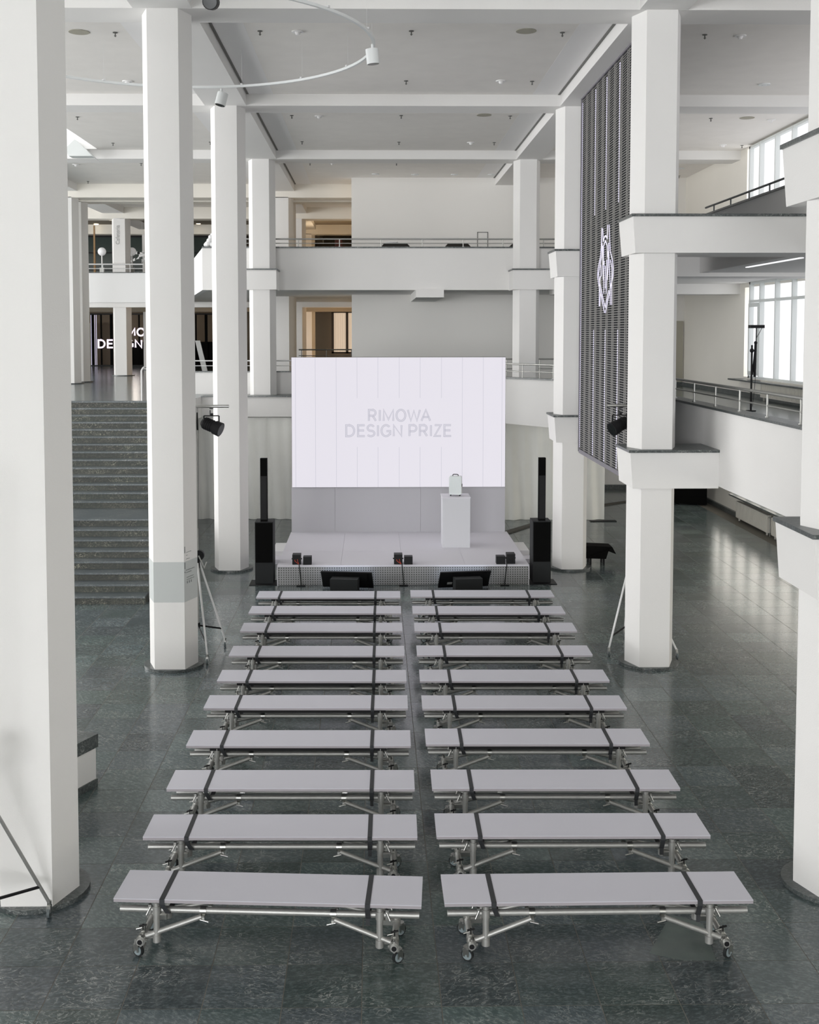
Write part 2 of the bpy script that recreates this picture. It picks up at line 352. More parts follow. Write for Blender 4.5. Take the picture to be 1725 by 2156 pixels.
obj('diagonal_parapet', wall_seg(MB(), (-4.8, 32.58), (-7.55, 46), -.17, 6.29, 7.46), 'white_obj', pg)
obj('far_parapet', box(-30, -7.55, 46, 46.17, 6.29, 7.45), 'white_obj', pg)
obj('coping_stone', box(-30, -7.55, 45.97, 46.2, 7.45, 7.48), 'coping', pg)
pu = struct('wall_parapet_gallery_windows', box(6.5, 6.68, 3, 23.0, 6.28, 7.37), 'plaster')
obj('coping_stone', box(6.47, 6.71, 3, 23.0, 7.37, 7.405), 'coping', pu)
# ------------------------------------------------------------------ columns
ROWN = ['first row nearest the viewer', 'second row', 'third row', 'fourth row']
def hexp(cx=0, cy=0, k=1.0): return [(cx-.228*k, cy-.38*k), (cx+.228*k, cy-.38*k), (cx+.368*k, cy), (cx+.228*k, cy+.38*k), (cx-.228*k, cy+.38*k), (cx-.368*k, cy)]
shaft_cache = {}
def column(x, d, zb, zt, label, plinth=True, group=None):
    t = thing('column', label, 'column', (x, d+.38, zb), group=group)
    obj('shaft', MB().prism(hexp(), .0, zt-zb), 'plaster', t)
    if plinth:
        p = MB().cyl((0, 0), .455, .006 if zb else .001, .04, 40); obj('plinth_disc', p, 'coping', t)
    return t
def bracket(t, d, zb, z0, z1, xa, xb):
    taper = .045 if zb == 0 else .0
    x = t.location.x; y0, y1 = -.48, .50
    top = [(xa-x, y0), (xb-x, y0), (xb-x, y1), (xa-x, y1)]
    sgn = 1
    tb = taper if abs(xb-x) < .5 else 0
    bot = [(xa-x+taper, y0+.02), (xb-x-tb, y0+.02), (xb-x-tb, y1), (xa-x+taper, y1)]
    b = obj('bracket', MB().prism(bot, z0-zb, z1-zb, top), 'plaster', t)
    e = .025
    obj('capping_stone', MB().prism([(p[0]+(-e if i in (0, 3) else e), p[1]+(-e if i < 2 else 0)) for i, p in enumerate(top)], z1-zb, z1-zb+.04), 'coping', b)
for i in range(4):
    zb = 0 if i < 3 else ZM
    t = column(XL, D[i], zb, ZB, 'white six-sided column on the staircase side, '+ROWN[i], plinth=i < 3)
    if i == 1:
        k = 1.004
        for z0, z1, nm in ((1.06, 1.67, 'sign_band'),):
            f = [(x*1.006, y*1.006) for x, y in hexp()]
            obj(nm, MB().prism(f, z0, z1), 'band', t)
        # printed notices on the face towards the aisle
        a = Vector((.228, -.38)); bb = Vector((.368, 0)); dd = (bb-a).normalized(); nn = Vector((dd.y, -dd.x))
        def tick(mb, u0, u1, z0, z1):
            p = a+dd*u0+nn*.004; q = a+dd*u1+nn*.004; m_ = nn*.004
            mb.add([(p.x, p.y, z0), (q.x, q.y, z0), (q.x, q.y, z1), (p.x, p.y, z1)], [(0, 1, 2, 3)])
            return mb
        pm = MB()
        rows = [(1.80, .06, .22), (1.755, .06, .11), (1.70, .06, .17), (1.53, .05, .31), (1.495, .05, .22), (1.42, .07, .28), (1.385, .07, .3)]
        for z, u0, u1 in rows:
            u = u0
            while u < u1:
                w = random.uniform(.012, .022); tick(pm, u, min(u+w, u1), z, z+random.uniform(.007, .011)); u += w+.005
        for q in range(3):
            tick(pm, .08+q*.06, .10+q*.06, 1.33, 1.362); tick(pm, .084+q*.06, .096+q*.06, 1.364, 1.374)
        tick(pm, .01, .03, 1.56, 1.66); tick(pm, .012, .03, 1.80, 1.90); tick(pm, .01, .03, 1.50, 1.52)
        obj('printed_notice', pm, 'print', t)
    if i == 3: bracket(t, D[i], zb, 6.27, 6.80, XL-.42, XL+.42)
for i in range(4):
    zb = 0 if i < 3 else ZM
    t = column(XR, D[i], zb, ZB, 'white six-sided column on the LED wall side, '+ROWN[i], plinth=i < 3)
    bracket(t, D[i], zb, 6.27, 6.80, XR-.42, 10.04 if i else 6.49)
    if i < 3: bracket(t, D[i], zb, 2.77, 3.31, XR-.42, 5.149)
fars = [(-10.30, 38.95, 'pale column standing at the head of the staircase'), (-10.30, 40.2, 'pale column close behind the one at the head of the staircase'),
        (-10.07, 46.15, 'white column lettered Cafeteria behind the upper railing'), (XL, 38.95, 'pale column behind the gallery railing beside the dark upper opening'),
        (XL, 40.2, 'shaded column close behind the one beside the dark upper opening'), (XL, 46.15, 'grey column inside the corridor opening'), (XL, 53.35, 'farthest dim column inside the corridor opening'),
        (-10.30, 53.35, 'dim column deep in the cafeteria')]
for x, d, lb in fars:
    t = column(x, d, ZM, 9.62, lb, plinth=True)
    if 'lettered' in lb: cafe_col = t
# text helper
def text_mesh(body, size, mat, name, parent=None, outline=0.0, offset=0.0, loc=(0, 0, 0), rot=(PI/2, 0, 0), align='CENTER', sx=1.0, extrude=.0, spacing=1.0):
    cu = bpy.data.curves.new(name, 'FONT'); cu.body = body; cu.size = size; cu.align_x = align; cu.extrude = extrude; cu.space_character = spacing
    cu.resolution_u = 6
    if outline: cu.fill_mode = 'NONE'; cu.bevel_depth = outline; cu.bevel_resolution = 0; cu.offset = offset
    elif offset: cu.offset = offset
    tmp = bpy.data.objects.new('tmp', cu); COL.objects.link(tmp)
    dg = bpy.context.evaluated_depsgraph_get(); me = bpy.data.meshes.new_from_object(tmp.evaluated_get(dg))
    bpy.data.objects.remove(tmp); bpy.data.curves.remove(cu)
    me.materials.clear(); me.materials.append(M[mat])
    o = bpy.data.objects.new(name, me); link(o, parent); o.location = loc; o.rotation_euler = rot; o.scale = (sx, 1, 1); return o
text_mesh('Cafeteria', .205, 'lettergrey', 'lettering', cafe_col, loc=(.0, -.392, 5.22), rot=(PI/2, -PI/2, 0), align='LEFT', extrude=.003)

# ------------------------------------------------------------------ staircase
st = thing('staircase', 'broad dark slate staircase climbing to the mezzanine with a landing', 'stairs', (-7.9, 21.5, 0))
RZ = ZM/22; ys = [21.5+.347*k for k in range(8)]; y = 23.94+1.5
for k in range(14): ys.append(y+.297*k)
ys[8-1] = 23.94
X0 = -3.2
for k in range(22):
    X1 = 3.6 if k < 7 else 3.25
    y0 = ys[k]-21.5; yn = (ys[k+1]-21.5) if k < 21 else 29.4-21.5
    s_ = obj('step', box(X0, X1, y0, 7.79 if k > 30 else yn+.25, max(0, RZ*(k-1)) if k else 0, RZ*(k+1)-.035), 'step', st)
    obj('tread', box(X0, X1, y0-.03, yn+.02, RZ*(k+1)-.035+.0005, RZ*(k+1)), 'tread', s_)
hr = thing('railing', 'small white loop handrail at the top of the staircase', 'railing', (-5.9, 29.4, ZM))
obj('handrail', MB().path([(0, 0, .0), (0, 0, .78), (.03, .1, .85), (.1, .5, .85)], .022, 8), 'rail_white', hr)
obj('post', MB().path([(.05, .45, 0), (.05, .45, .84)], .016, 8), 'rail_white', hr)

# ------------------------------------------------------------------ railings
def railing(label, a, b, z0, zt, zm, posts, mat='rail', r=.022, pmat=None):
    t = thing('railing', label, 'railing', (a[0], a[1], z0))
    dv = Vector((b[0]-a[0], b[1]-a[1], 0))
    obj('handrail', MB().tube((0, 0, zt-z0), (dv.x, dv.y, zt-z0), r, 8), mat, t)
    if zm: obj('lower_rail', MB().tube((0, 0, zm-z0), (dv.x, dv.y, zm-z0), r*.55, 8), mat, t)
    pm = None
    for q in posts:
        pmsh = MB().tube((0, 0, 0), (0, 0, zt-z0), .014, 8).tube((0, 0, 0), (0, 0, .012), .03, 8)
        if pm is None: pm = pmsh.mesh('post'); pm.materials.append(M[pmat or mat])
        inst('post', pm, (dv.x*q, dv.y*q, 0), t)
    return t
L = 26.8-9
railing('steel railing on the mezzanine parapet in front of the tall windows', (5.25, 9), (5.25, 26.8), 3.966, 4.29, 4.12, [(v-9)/L for v in (9.3, 10.5, 11.7, 12.88, 14.06, 15.27, 16.43, 17.6, 18.78, 19.95, 21.1, 22.3, 23.5, 24.7, 25.9)])
railing('steel railing above the slanting parapet beside the white screen', (3.0, 29.85), (5.1, 26.95), 3.966, 4.30, 4.12, [.05, .35, .65, .95])
railing('dark railing on the high gallery parapet in front of the upper windows', (6.59, 9), (6.59, 22.95), 7.406, 7.56, None, [.1, .17, .24, .31, .38, .45, .52, .59, .66, .735, .81, .885, .96], 'rail_dark', .02)
railing('long thin railing along the back gallery below the blank wall', (-4.3, 32.66), (5.6, 32.66), 7.501, 7.72, 7.60, [(v+4.3)/9.9 for v in (-4.25, -3.3, -2.11, -.95, .22, 1.38, 2.53, 3.65, 4.8)], 'rail')
railing('white railing of the mezzanine beside the screen on the staircase side', (-5.5, 32.68), (1.1, 32.68), 4.011, 4.30, 4.16, [.05, .22, .39, .56, .73, .9], 'rail_white', .018)
railing('pale railing in front of the cafeteria column', (-14.5, 46.08), (-9.1, 46.08), 7.481, 7.80, 7.63, [.1, .3, .5, .7, .9], 'rail_white', .028)
railing('thin dark railing inside the warm corridor opening', (-2.9, 44.8), (-.75, 44.8), ZM+.006, 4.43, 4.2, [.05, .5, .95], 'rail_dark', .025)
railing('thin railing on the far side of the mezzanine behind the LED side column', (3.6, 33.2), (6.0, 33.2), ZM+.006, 4.33, 4.05, [.1, .5, .9], 'rail', .02)

# ------------------------------------------------------------------ windows on the right wall
def window(name, ymax, ymin, z0, z1, transom, mat, x=10.02, pitch=1.15, first=.87):
    w = struct(name, MB().box(x-.06, x+.1, ymin, ymax, z0, z0+.06).box(x-.06, x+.1, ymin, ymax, z1-.06, z1).box(x-.06, x+.1, ymax-.08, ymax, z0, z1).box(x-.06, x+.1, ymin, ymin+.08, z0, z1), 'win_frame')
    ys_ = [ymax]; y = ymax-first
    while y > ymin+.2: ys_.append(y); y -= pitch
    ys_.append(ymin)
    for q in ys_[1:-1]: obj('mullion', box(x-.07, x+.09, q-.035, q+.035, z0, z1), 'win_frame', w)
    if transom: obj('transom', box(x-.065, x+.085, ymin, ymax, transom-.035, transom+.035), 'win_frame', w)
    zs = [z0, transom, z1] if transom else [z0, z1]
    for a, b in zip(ys_[1:], ys_[:-1]):
        for c, d_ in zip(zs, zs[1:]):
            obj('pane', box(x+.05, x+.07, a+.02, b-.02, c+.02, d_-.02), mat, w)
    return w
w1 = window('window_1', 30.55, 6, 3.88, 6.42, 5.91, 'blind')
obj('casement', MB().box(9.93, 9.99, 29.70, 29.78, 3.97, 5.86).box(9.93, 9.99, 30.42, 30.5, 3.97, 5.86).box(9.93, 9.99, 29.78, 30.42, 3.97, 4.07).box(9.93, 9.99, 29.78, 30.42, 5.76, 5.86), 'win_frame', w1)
window('window_2', 30.75, 6, 7.3, 10.0, None, 'blind')
window('window_3', 33.6, 6, .70, 2.7, None, 'blind_low')
struct('trim_1', box(9.72, 10.05, 5, 31.5, 3.80, 3.84), 'coping')
struct('trim_2', box(9.74, 10.05, 5, 31.3, .64, .68), 'coping')
struct('door_1', MB().box(9.3, 10.02, 37.24, 37.3, ZM, 5.46), 'door')
struct('trim_3', MB().box(3.34, 3.36, 37.28, 37.3, 7.2, 8.32).box(3.67, 3.69, 37.28, 37.3, 7.2, 8.32).box(3.34, 3.69, 37.28, 37.3, 8.30, 8.32), 'greydot')
def radiator(y0, y1, z0, label):
    t = thing('radiator', label, 'radiator', (9.9, y0, z0))
    obj('panel', MB().box(-.05, .05, 0, y1-y0, .08, .52), 'radiator', t)
    g = MB(); y = .04
    while y < y1-y0-.03: g.box(-.058, -.05, y, y+.03, .1, .5); y += .07
    obj('fin', g, 'radiator', t, kind='stuff')
    for yy in (.15, y1-y0-.15): obj('leg', MB().box(-.02, .02, yy-.015, yy+.015, 0, .1), 'radiator', t)
    obj('valve', MB().tube((0, -.06, .47), (0, .02, .47), .025, 8).tube((0, -.06, .0), (0, -.06, .5), .01, 6), 'rail', t)
radiator(28.5, 31.0, .0, 'long ground-floor radiator under the window sill, farther from the viewer')
radiator(25.4, 28.2, .0, 'ground-floor radiator under the window sill, nearer the viewer')
radiator(26.2, 29.2, ZM+.006, 'mezzanine radiator below the tall window with blinds')

# ------------------------------------------------------------------ LED wall
lw = thing('led_wall', 'tall dark LED mesh wall hanging beside the columns with glowing lines', 'LED wall', (4.2, 18.0, 2.66))
LY = 23.56-18.0; LZ = 9.84-2.66
obj('backing', box(.035, .05, 0.02, LY-.02, .02, LZ-.02), 'ledback', lw)
obj('frame', MB().box(.015, .07, 0, LY, -.03, .05).box(0, .07, 0, LY, LZ-.06, LZ+.01).box(0, .07, LY-.03, LY, 0, LZ).box(0, .07, 0, .03, 0, LZ), 'ledframe', lw)
g = MB(); z = .07
while z < LZ-.07:
    g.box(.029, .0345, .03, LY-.03, z, z+.018); z += .0425
obj('slat_grille', g, 'ledbar', lw, kind='stuff')
g = MB(); y = LY-.03
k = 0
while y > .05:
    w_ = .075 if k % 2 else .05
    g.box(.028, .0345, y-w_, y, .05, LZ-.05); y -= (.13 if k % 2 else .40); k += 1
obj('mullion_grille', g, 'ledbar', lw, kind='stuff')
for yc, z0, z1 in [(22.13, 7.33, 9.70), (21.08, 7.33, 9.70), (19.98, 7.34, 9.70), (22.12, 2.73, 5.12), (21.02, 2.73, 5.12), (19.94, 2.73, 5.12), (23.50, 2.75, 9.7)]:
    mb = MB(); z = z0
    wd = .012 if yc < 23 else .006
    while z < z1: mb.box(.022, .0285, yc-18-wd, yc-18+wd, z-2.66, z-2.66+.03); z += .0425
    obj('light_line', mb, 'ledlight', lw, kind='stuff')
EMB = [
 [(21.415, 7.023), (21.433, 6.695), (21.499, 6.524), (21.741, 6.293), (21.775, 6.146), (21.664, 5.993), (21.41, 5.777), (21.088, 5.459)],
 [(21.325, 7.006), (21.263, 6.759), (21.169, 6.838), (21.049, 6.848)],
 [(20.868, 7.031), (20.903, 6.788), (21.025, 6.85)],
 [(20.741, 7.019), (20.69, 6.771), (20.623, 6.541), (20.44, 6.379), (20.35, 6.216), (20.379, 6.07), (20.531, 5.937), (20.73, 5.737), (21.001, 5.457)],
 [(21.241, 6.333), (21.234, 6.68), (21.069, 6.763), (20.896, 6.655), (20.855, 6.45)],
 [(21.36, 6.738), (21.398, 6.498), (21.541, 6.37), (21.675, 6.19), (21.575, 6.038), (21.208, 5.693), (21.03, 5.554), (20.736, 5.85)],
 [(20.78, 6.703), (20.744, 6.455), (20.687, 6.263), (20.6, 5.93), (20.583, 5.591)],
 [(20.601, 6.38), (20.469, 6.232), (20.477, 6.028), (20.454, 5.588)],
 [(21.592, 5.586), (21.594, 5.921), (21.528, 6.114)], [(21.488, 5.819), (21.526, 5.584)],
 [(21.147, 6.404), (21.209, 6.196), (21.165, 5.808)], [(20.93, 6.41), (20.895, 6.18), (20.961, 5.801)], [(21.054, 6.303), (21.043, 5.9)],
 [(21.465, 6.346), (21.43, 6.149), (21.528, 6.114)], [(21.308, 6.685), (21.288, 6.297), (21.227, 6.062)], [(20.82, 6.555), (20.805, 6.27), (20.864, 6.045)]]
mb = MB()
for ln in EMB:
    for (ya, za), (yb, zb_) in zip(ln, ln[1:]):
        d_ = Vector((yb-ya, zb_-za)); n_ = Vector((-d_.y, d_.x)).normalized()*.0115
        pts = [(ya-n_.x, za-n_.y), (yb-n_.x, zb_-n_.y), (yb+n_.x, zb_+n_.y), (ya+n_.x, za+n_.y)]
        vs = [(.021, p[0]-18, p[1]-2.66) for p in pts]+[(.0275, p[0]-18, p[1]-2.66) for p in pts]
        mb.add(vs, [(0, 1, 2, 3), (4, 7, 6, 5), (0, 4, 5, 1), (1, 5, 6, 2), (2, 6, 7, 3), (3, 7, 4, 0)])
obj('emblem', mb, 'ledlight', lw, label='glowing pale emblem of curved lines')
obj('hanger', MB().tube((.035, 1, LZ), (.035, 1, LZ+.05), .012).tube((.035, 4.5, LZ), (.035, 4.5, LZ+.05), .012), 'ledframe', lw)

# ------------------------------------------------------------------ stage
SX0, SX1, SY0, SY1, SZ = -1.95, 3.14, 23.04, 26.95, .41
sg = thing('stage', 'low pale stage platform with a perforated steel front', 'stage', (SX0, SY0, 0))
WX = SX1-SX0; WY = SY1-SY0
xs = [0, 1.28, 2.53, 3.8, WX]; ysx = [0, 1.55, WY]
for a, b in zip(xs, xs[1:]):
    for c, d_ in zip(ysx, ysx[1:]):
        obj('deck_panel', box(a+.0015, b-.0015, c+.0015, d_-.0015, SZ-.03, SZ), 'stage', sg)
obj('deck_edge', MB().box(0, WX, -.006, .001, SZ-.028, SZ-.001), 'stage', sg)
obj('understructure', MB().box(.02, WX-.02, .03, WY, .0, SZ-.031), 'black', sg)
obj('side_panel', MB().box(-.002, .02, 0, WY, 0, SZ-.03), 'stage', sg); obj('side_panel', MB().box(WX-.02, WX+.002, 0, WY, 0, SZ-.03), 'stage', sg)
cs = .0487; nx = int(WX/cs); nz = 8; mb = MB(); x00 = (WX-nx*cs)/2; z00 = -.008
hh = .0105
for i in range(nx):
    for j in range(nz):
        cx = x00+(i+.5)*cs; cz = .006+(j+.5)*(.372/nz)
        hx, hz = cs/2, .372/nz/2
        o_ = [(cx-hx, cz-hz), (cx, cz-hz), (cx+hx, cz-hz), (cx+hx, cz), (cx+hx, cz+hz), (cx, cz+hz), (cx-hx, cz+hz), (cx-hx, cz)]
        a_ = [-.75*PI+k*PI/4 for k in range(8)]
        i_ = [(cx+hh*math.cos(t), cz+hh*math.sin(t)) for t in a_]
        vs = [(x, 0, z) for x, z in o_]+[(x, 0, z) for x, z in i_]
        mb.add(vs, [(k, (k+1) % 8, 8+(k+1) % 8, 8+k) for k in range(8)])
obj('perforated_front', mb, 'perf', sg, kind='stuff')
# grotesque capitals as centre-line strokes (x right, y up, cap height 1)
def arc(cx, cy, rx, ry, a0, a1, n=14): return [(cx+rx*math.cos(math.radians(a0+(a1-a0)*k/n)), cy+ry*math.sin(math.radians(a0+(a1-a0)*k/n))) for k in range(n+1)]
GL = {
 'R': (.62, [[(0, 0), (0, 1), (.33, 1)]+arc(.33, .735, .24, .265, 90, -90)+[(0, .47)], [(.32, .47), (.60, 0)]]),
 'P': (.58, [[(0, 0), (0, 1), (.33, 1)]+arc(.33, .72, .25, .28, 90, -90)+[(0, .44)]]),
 'I': (.0, [[(0, 0), (0, 1)]]),
 'M': (.82, [[(0, 0), (0, 1), (.41, .12), (.82, 1), (.82, 0)]]),
 'O': (.76, [arc(.38, .5, .38, .51, 90, 450, 40)]),
 'W': (1.04, [[(0, 1), (.26, 0), (.52, .92), (.78, 0), (1.04, 1)]]),
 'A': (.74, [[(0, 0), (.37, 1), (.74, 0)], [(.13, .34), (.61, .34)]]),
 'D': (.67, [[(.25, 0), (0, 0), (0, 1), (.25, 1)]+arc(.25, .5, .42, .5, 90, -90, 20)]),
 'E': (.56, [[(.56, 1), (0, 1), (0, 0), (.57, 0)], [(0, .52), (.51, .52)]]),
 'S': (.60, [arc(.30, .745, .27, .265, 25, 270, 18)[0:]+arc(.30, .245, .30, .255, 90, -150, 18)]),
 'G': (.74, [arc(.38, .5, .38, .51, 42, 325, 34)+[(.73, .20), (.73, .46), (.42, .46)]]),
 'N': (.65, [[(0, 0), (0, 1), (.65, 0), (.65, 1)]]),
 'Z': (.54, [[(.02, 1), (.53, 1), (0, 0), (.55, 0)]]),
}
def layout(body, gap=.30, space=.38):
    x = 0; out = []
    KERN = {'RI': .317, 'IM': .34, 'MO': .28, 'OW': .22, 'WA': .14, 'ES': .22, 'DE': .33}
    for i_, ch in enumerate(body):
        if ch == ' ': x += space; continue
        w, st_ = GL[ch]
        out.append([[(x+px_, py_) for px_, py_ in l_] for l_ in st_]); g_ = KERN.get(body[i_:i_+2], gap); x += w+g_
    return out, x-g_
def ribbon(mb, pts, off, w, y0, y1):
    """a flat band of width w running beside the line pts at distance off, from depth y0 to y1"""
    P_ = [Vector(p) for p in pts]; n = len(P_); closed = (P_[0]-P_[-1]).length < 1e-4
    def nrm(k):
        a = P_[k]-P_[k-1] if k > 0 else (P_[-1]-P_[-2] if closed else P_[1]-P_[0])
        b = P_[k+1]-P_[k] if k < n-1 else (P_[1]-P_[0] if closed else P_[-1]-P_[-2])
        na = Vector((-a.y, a.x)).normalized(); nb = Vector((-b.y, b.x)).normalized(); m_ = (na+nb)
        if m_.length < .3: return na
        m_.normalize(); return m_/max(.62, m_.dot(na))
    N_ = [nrm(k) for k in range(n)]
    for k in range(n-1):
        q = [P_[k]+N_[k]*(off-w/2), P_[k+1]+N_[k+1]*(off-w/2), P_[k+1]+N_[k+1]*(off+w/2), P_[k]+N_[k]*(off+w/2)]
        vs = [(p.x, y0, p.y) for p in q]+[(p.x, y1, p.y) for p in q]
        mb.add(vs, [(0, 1, 2, 3), (4, 7, 6, 5), (0, 4, 5, 1), (1, 5, 6, 2), (2, 6, 7, 3), (3, 7, 4, 0)])
def screen_letters(body, xc, zbase, caph, width):
    let, w = layout(body); k = (width-.04)/w; x0_ = xc-width/2+.02-x0s; h_ = caph-.04
    for strokes in let:
        mb = MB(); fb = MB()
        for l_ in strokes:
            pts = [(x0_+px_*k, zbase-bwz+.02+py_*h_) for px_, py_ in l_]
            ribbon(fb, pts, 0, .034, -.002, -.0003)
            for off in (-.0185, .0185): ribbon(mb, pts, off, .0075, -.004, -.0005)
            for e in (pts[0], pts[-1]):
                if (Vector(pts[0])-Vector(pts[-1])).length > .01: mb.box(e[0]-.004, e[0]+.004, -.0035, -.0006, e[1]-.004, e[1]+.004)
        lt = obj('letter', mb, 'screentext', sc); obj('letter_fill', fb, 'screenfill', lt)
# back wall of the stage and its screen
bwz = 1.48
bw = thing('stage_backdrop', 'grey backdrop wall carrying the big white screen', 'backdrop', (SX0+.02, 26.9, SZ))
xs = [0, 1.02, 3.03, 5.02]
for a, b in zip(xs, xs[1:]): obj('backdrop_panel', box(a+.002, b-.002, 0, .05, .001, 1.06), 'backwall', bw)
sc = thing('screen', 'big white screen reading RIMOWA DESIGN PRIZE above the stage', 'screen', (SX0+.04, 26.86, bwz))
obj('picture', box(0, 4.99, 0, .004, 0, 3.04), 'screen', sc)
obj('casing', MB().box(-.004, 4.994, .004, .14, -.003, 3.045), 'black', sc)
obj('frame_edge', MB().box(-.003, 4.994, -.001, .01, 3.039, 3.044).box(-.003, -.0, -.001, .01, 0, 3.04), 'brown_frame', sc)
x0s = SX0+.04
for k, x in enumerate([-1.82, -1.358, -.871, -.385, .1015, .599, 1.0866, 1.585, 2.0727, 2.5606, 3.0]):
    xx = x-x0s; y_ = -.003
    segs = [(0, 3.04)] if k not in (3, 4, 5, 6, 7) else [(0, 2.425-bwz), (3.57-bwz, 3.04)]
    for a, b in segs: obj('printed_line', MB().box(xx-.005, xx+.005, y_, -.0005, a, b), 'screenline', sc)
screen_letters('RIMOWA', .605, 3.018, .295, 1.47)
screen_letters('DESIGN PRIZE', .585, 2.66, .295, 2.49)
# podium + suitcase
pd = thing('podium', 'tall pale box podium standing on the stage', 'podium', (1.50, 24.9, SZ))
obj('body', MB().box(0, .60, 0, .62, .001, 1.085), 'podium', pd)
obj('top_board', MB().box(-.01, .61, -.01, .63, 1.085, 1.105), 'stage', pd)
su = thing('suitcase', 'small ribbed aluminium suitcase standing on the podium', 'suitcase', (1.80, 25.2, 1.516), rz=math.radians(-9))
def rbox(x0, x1, y0, y1, z0, z1, r=.03, n=4):
    pts = []
    for cx, cz, a0 in ((x1-r, z1-r, 0), (x0+r, z1-r, 90), (x0+r, z0+r, 180), (x1-r, z0+r, 270)):
        for k in range(n+1):
            a = math.radians(a0+90*k/n); pts.append((cx+r*math.cos(a), cz+r*math.sin(a)))
    m_ = len(pts); vs = [(x, y0, z) for x, z in pts]+[(x, y1, z) for x, z in pts]
    return MB().add(vs, [tuple(range(m_)), tuple(range(m_, 2*m_))[::-1]]+[(k, m_+k, m_+(k+1) % m_, (k+1) % m_) for k in range(m_)])
obj('shell', rbox(-.135, .135, -.1, .1, .03, .43), 'alu', su)
rb = MB()
for k in range(9):
    x = -.115+k*.0288
    rb.box(x-.006, x+.006, -.106, .106, .06, .40)
obj('rib', rb, 'alu', su, kind='stuff')
obj('seam_frame', rbox(-.139, .139, -.008, .008, .026, .434), 'chrome', su)
obj('handle', MB().path([(-.06, 0, .43), (-.06, 0, .455), (-.04, 0, .468), (.04, 0, .468), (.06, 0, .455), (.06, 0, .43)], .009, 8), 'black', su)
obj('side_clasp', MB().box(.139, .15, -.03, .03, .2, .26), 'black', su)
for xx, yy in ((-.1, -.07), (.1, -.07), (-.1, .07), (.1, .07)): obj('wheel', MB().tube((xx-.012, yy, .016), (xx+.012, yy, .016), .016, 10), 'rubber_dark', su)
# small stage speakers and their cables
def small_box(x, y, w, dp, h, kind, label):
    t = thing('stage_speaker', label, 'speaker', (x, y, SZ), group='small speakers on the stage edge')
    obj('cabinet', MB().box(-w/2, w/2, 0, dp, .001, h), 'black', t)
    obj('grille', MB().box(-w/2+.012, w/2-.012, dp, dp+.006, .015, h-.015), 'cloth_black', t)
    if kind:
        obj('bracket_knob', MB().tube((-w/2-.02, dp/2, h*.5), (w/2+.02, dp/2, h*.5), .014, 8), 'black', t)
        obj('cable', MB().path([(-.03, -.001, .1), (-.03, -.03, .08), (.05, -.05, .02)], .006, 6).path([(.02, -.001, .11), (.03, -.03, .06), (.06, -.05, .02)], .005, 6), 'red' if x < 2 else 'black', t)
    return t
small_box(-1.565, 23.12, .17, .22, .2, 1, 'black box speaker with cables on the stage corner near the staircase')
small_box(-1.345, 23.10, .17, .18, .16, 0, 'plain black cube speaker beside the stage corner near the staircase')
small_box(.495, 23.12, .17, .22, .2, 1, 'black box speaker with red cables at the middle of the stage edge')
small_box(.70, 23.10, .17, .18, .16, 0, 'plain black cube speaker at the middle of the stage edge')
small_box(2.785, 23.12, .17, .24, .2, 1, 'larger black box speaker at the stage corner near the LED wall')
small_box(2.575, 23.10, .18, .18, .16, 0, 'plain black cube speaker at the stage corner near the LED wall')
for xa, xb, lb in ((-1.50, -1.465, 'near the staircase'), (.57, .60, 'at the middle of the stage'), (2.68, 2.64, 'near the LED wall')):
    m_ = MB().path([(xa, 22.985, .47), (xa, 22.97, .40), ((xa+xb)/2, 22.965, .25), (xb, 22.965, .06), (xb, 22.96, .012)], .011, 6).path([(xb-.09, 22.96, .012), (xb+.09, 22.96, .012)], .014, 6)
    single('cable', m_, 'black', 'black cable bundle hanging down the perforated stage front '+lb, 'cable')
# floor monitors
def monitor(x0, rz, label):
    t = thing('floor_monitor', label, 'monitor', (x0, 22.62, 0), rz)
    W_, H_ = 1.02, .56; a = math.radians(62)
    def tilt(x, s_, n_): return (x, .18-s_*math.cos(a)-n_*math.sin(a), .035+s_*math.sin(a)*.72-n_*math.cos(a)*.5)
    def slab(x0_, x1_, s0, s1, n0, n1):
        vs = [tilt(x, s_, n_) for n_ in (n0, n1) for s_ in (s0, s1) for x in (x0_, x1_)]
        return MB().add(vs, [(0, 2, 3, 1), (4, 5, 7, 6), (0, 1, 5, 4), (2, 6, 7, 3), (0, 4, 6, 2), (1, 3, 7, 5)])
    obj('casing', slab(-W_/2, W_/2, 0, H_, 0, .05), 'black', t)
    obj('screen_glass', slab(-W_/2+.02, W_/2-.02, .02, H_-.02, -.004, 0), 'monitor_glow', t)
    obj('rear_housing', slab(-W_/2+.28, W_/2-.1, .18, H_-.04, .05, .08), 'black', t)
    obj('stand_box', MB().box(-.27, .27, -.42, -.16, 0.001, .30), 'rubber_dark', t)
    obj('rating_plate', slab(-.34, -.24, .12, .2, .051, .054), 'lettergrey', t)
monitor(-.53, math.radians(-8), 'black floor monitor seen from behind in front of the staircase half of the stage')
monitor(1.80, math.radians(8), 'black floor monitor seen from behind in front of the podium half of the stage')
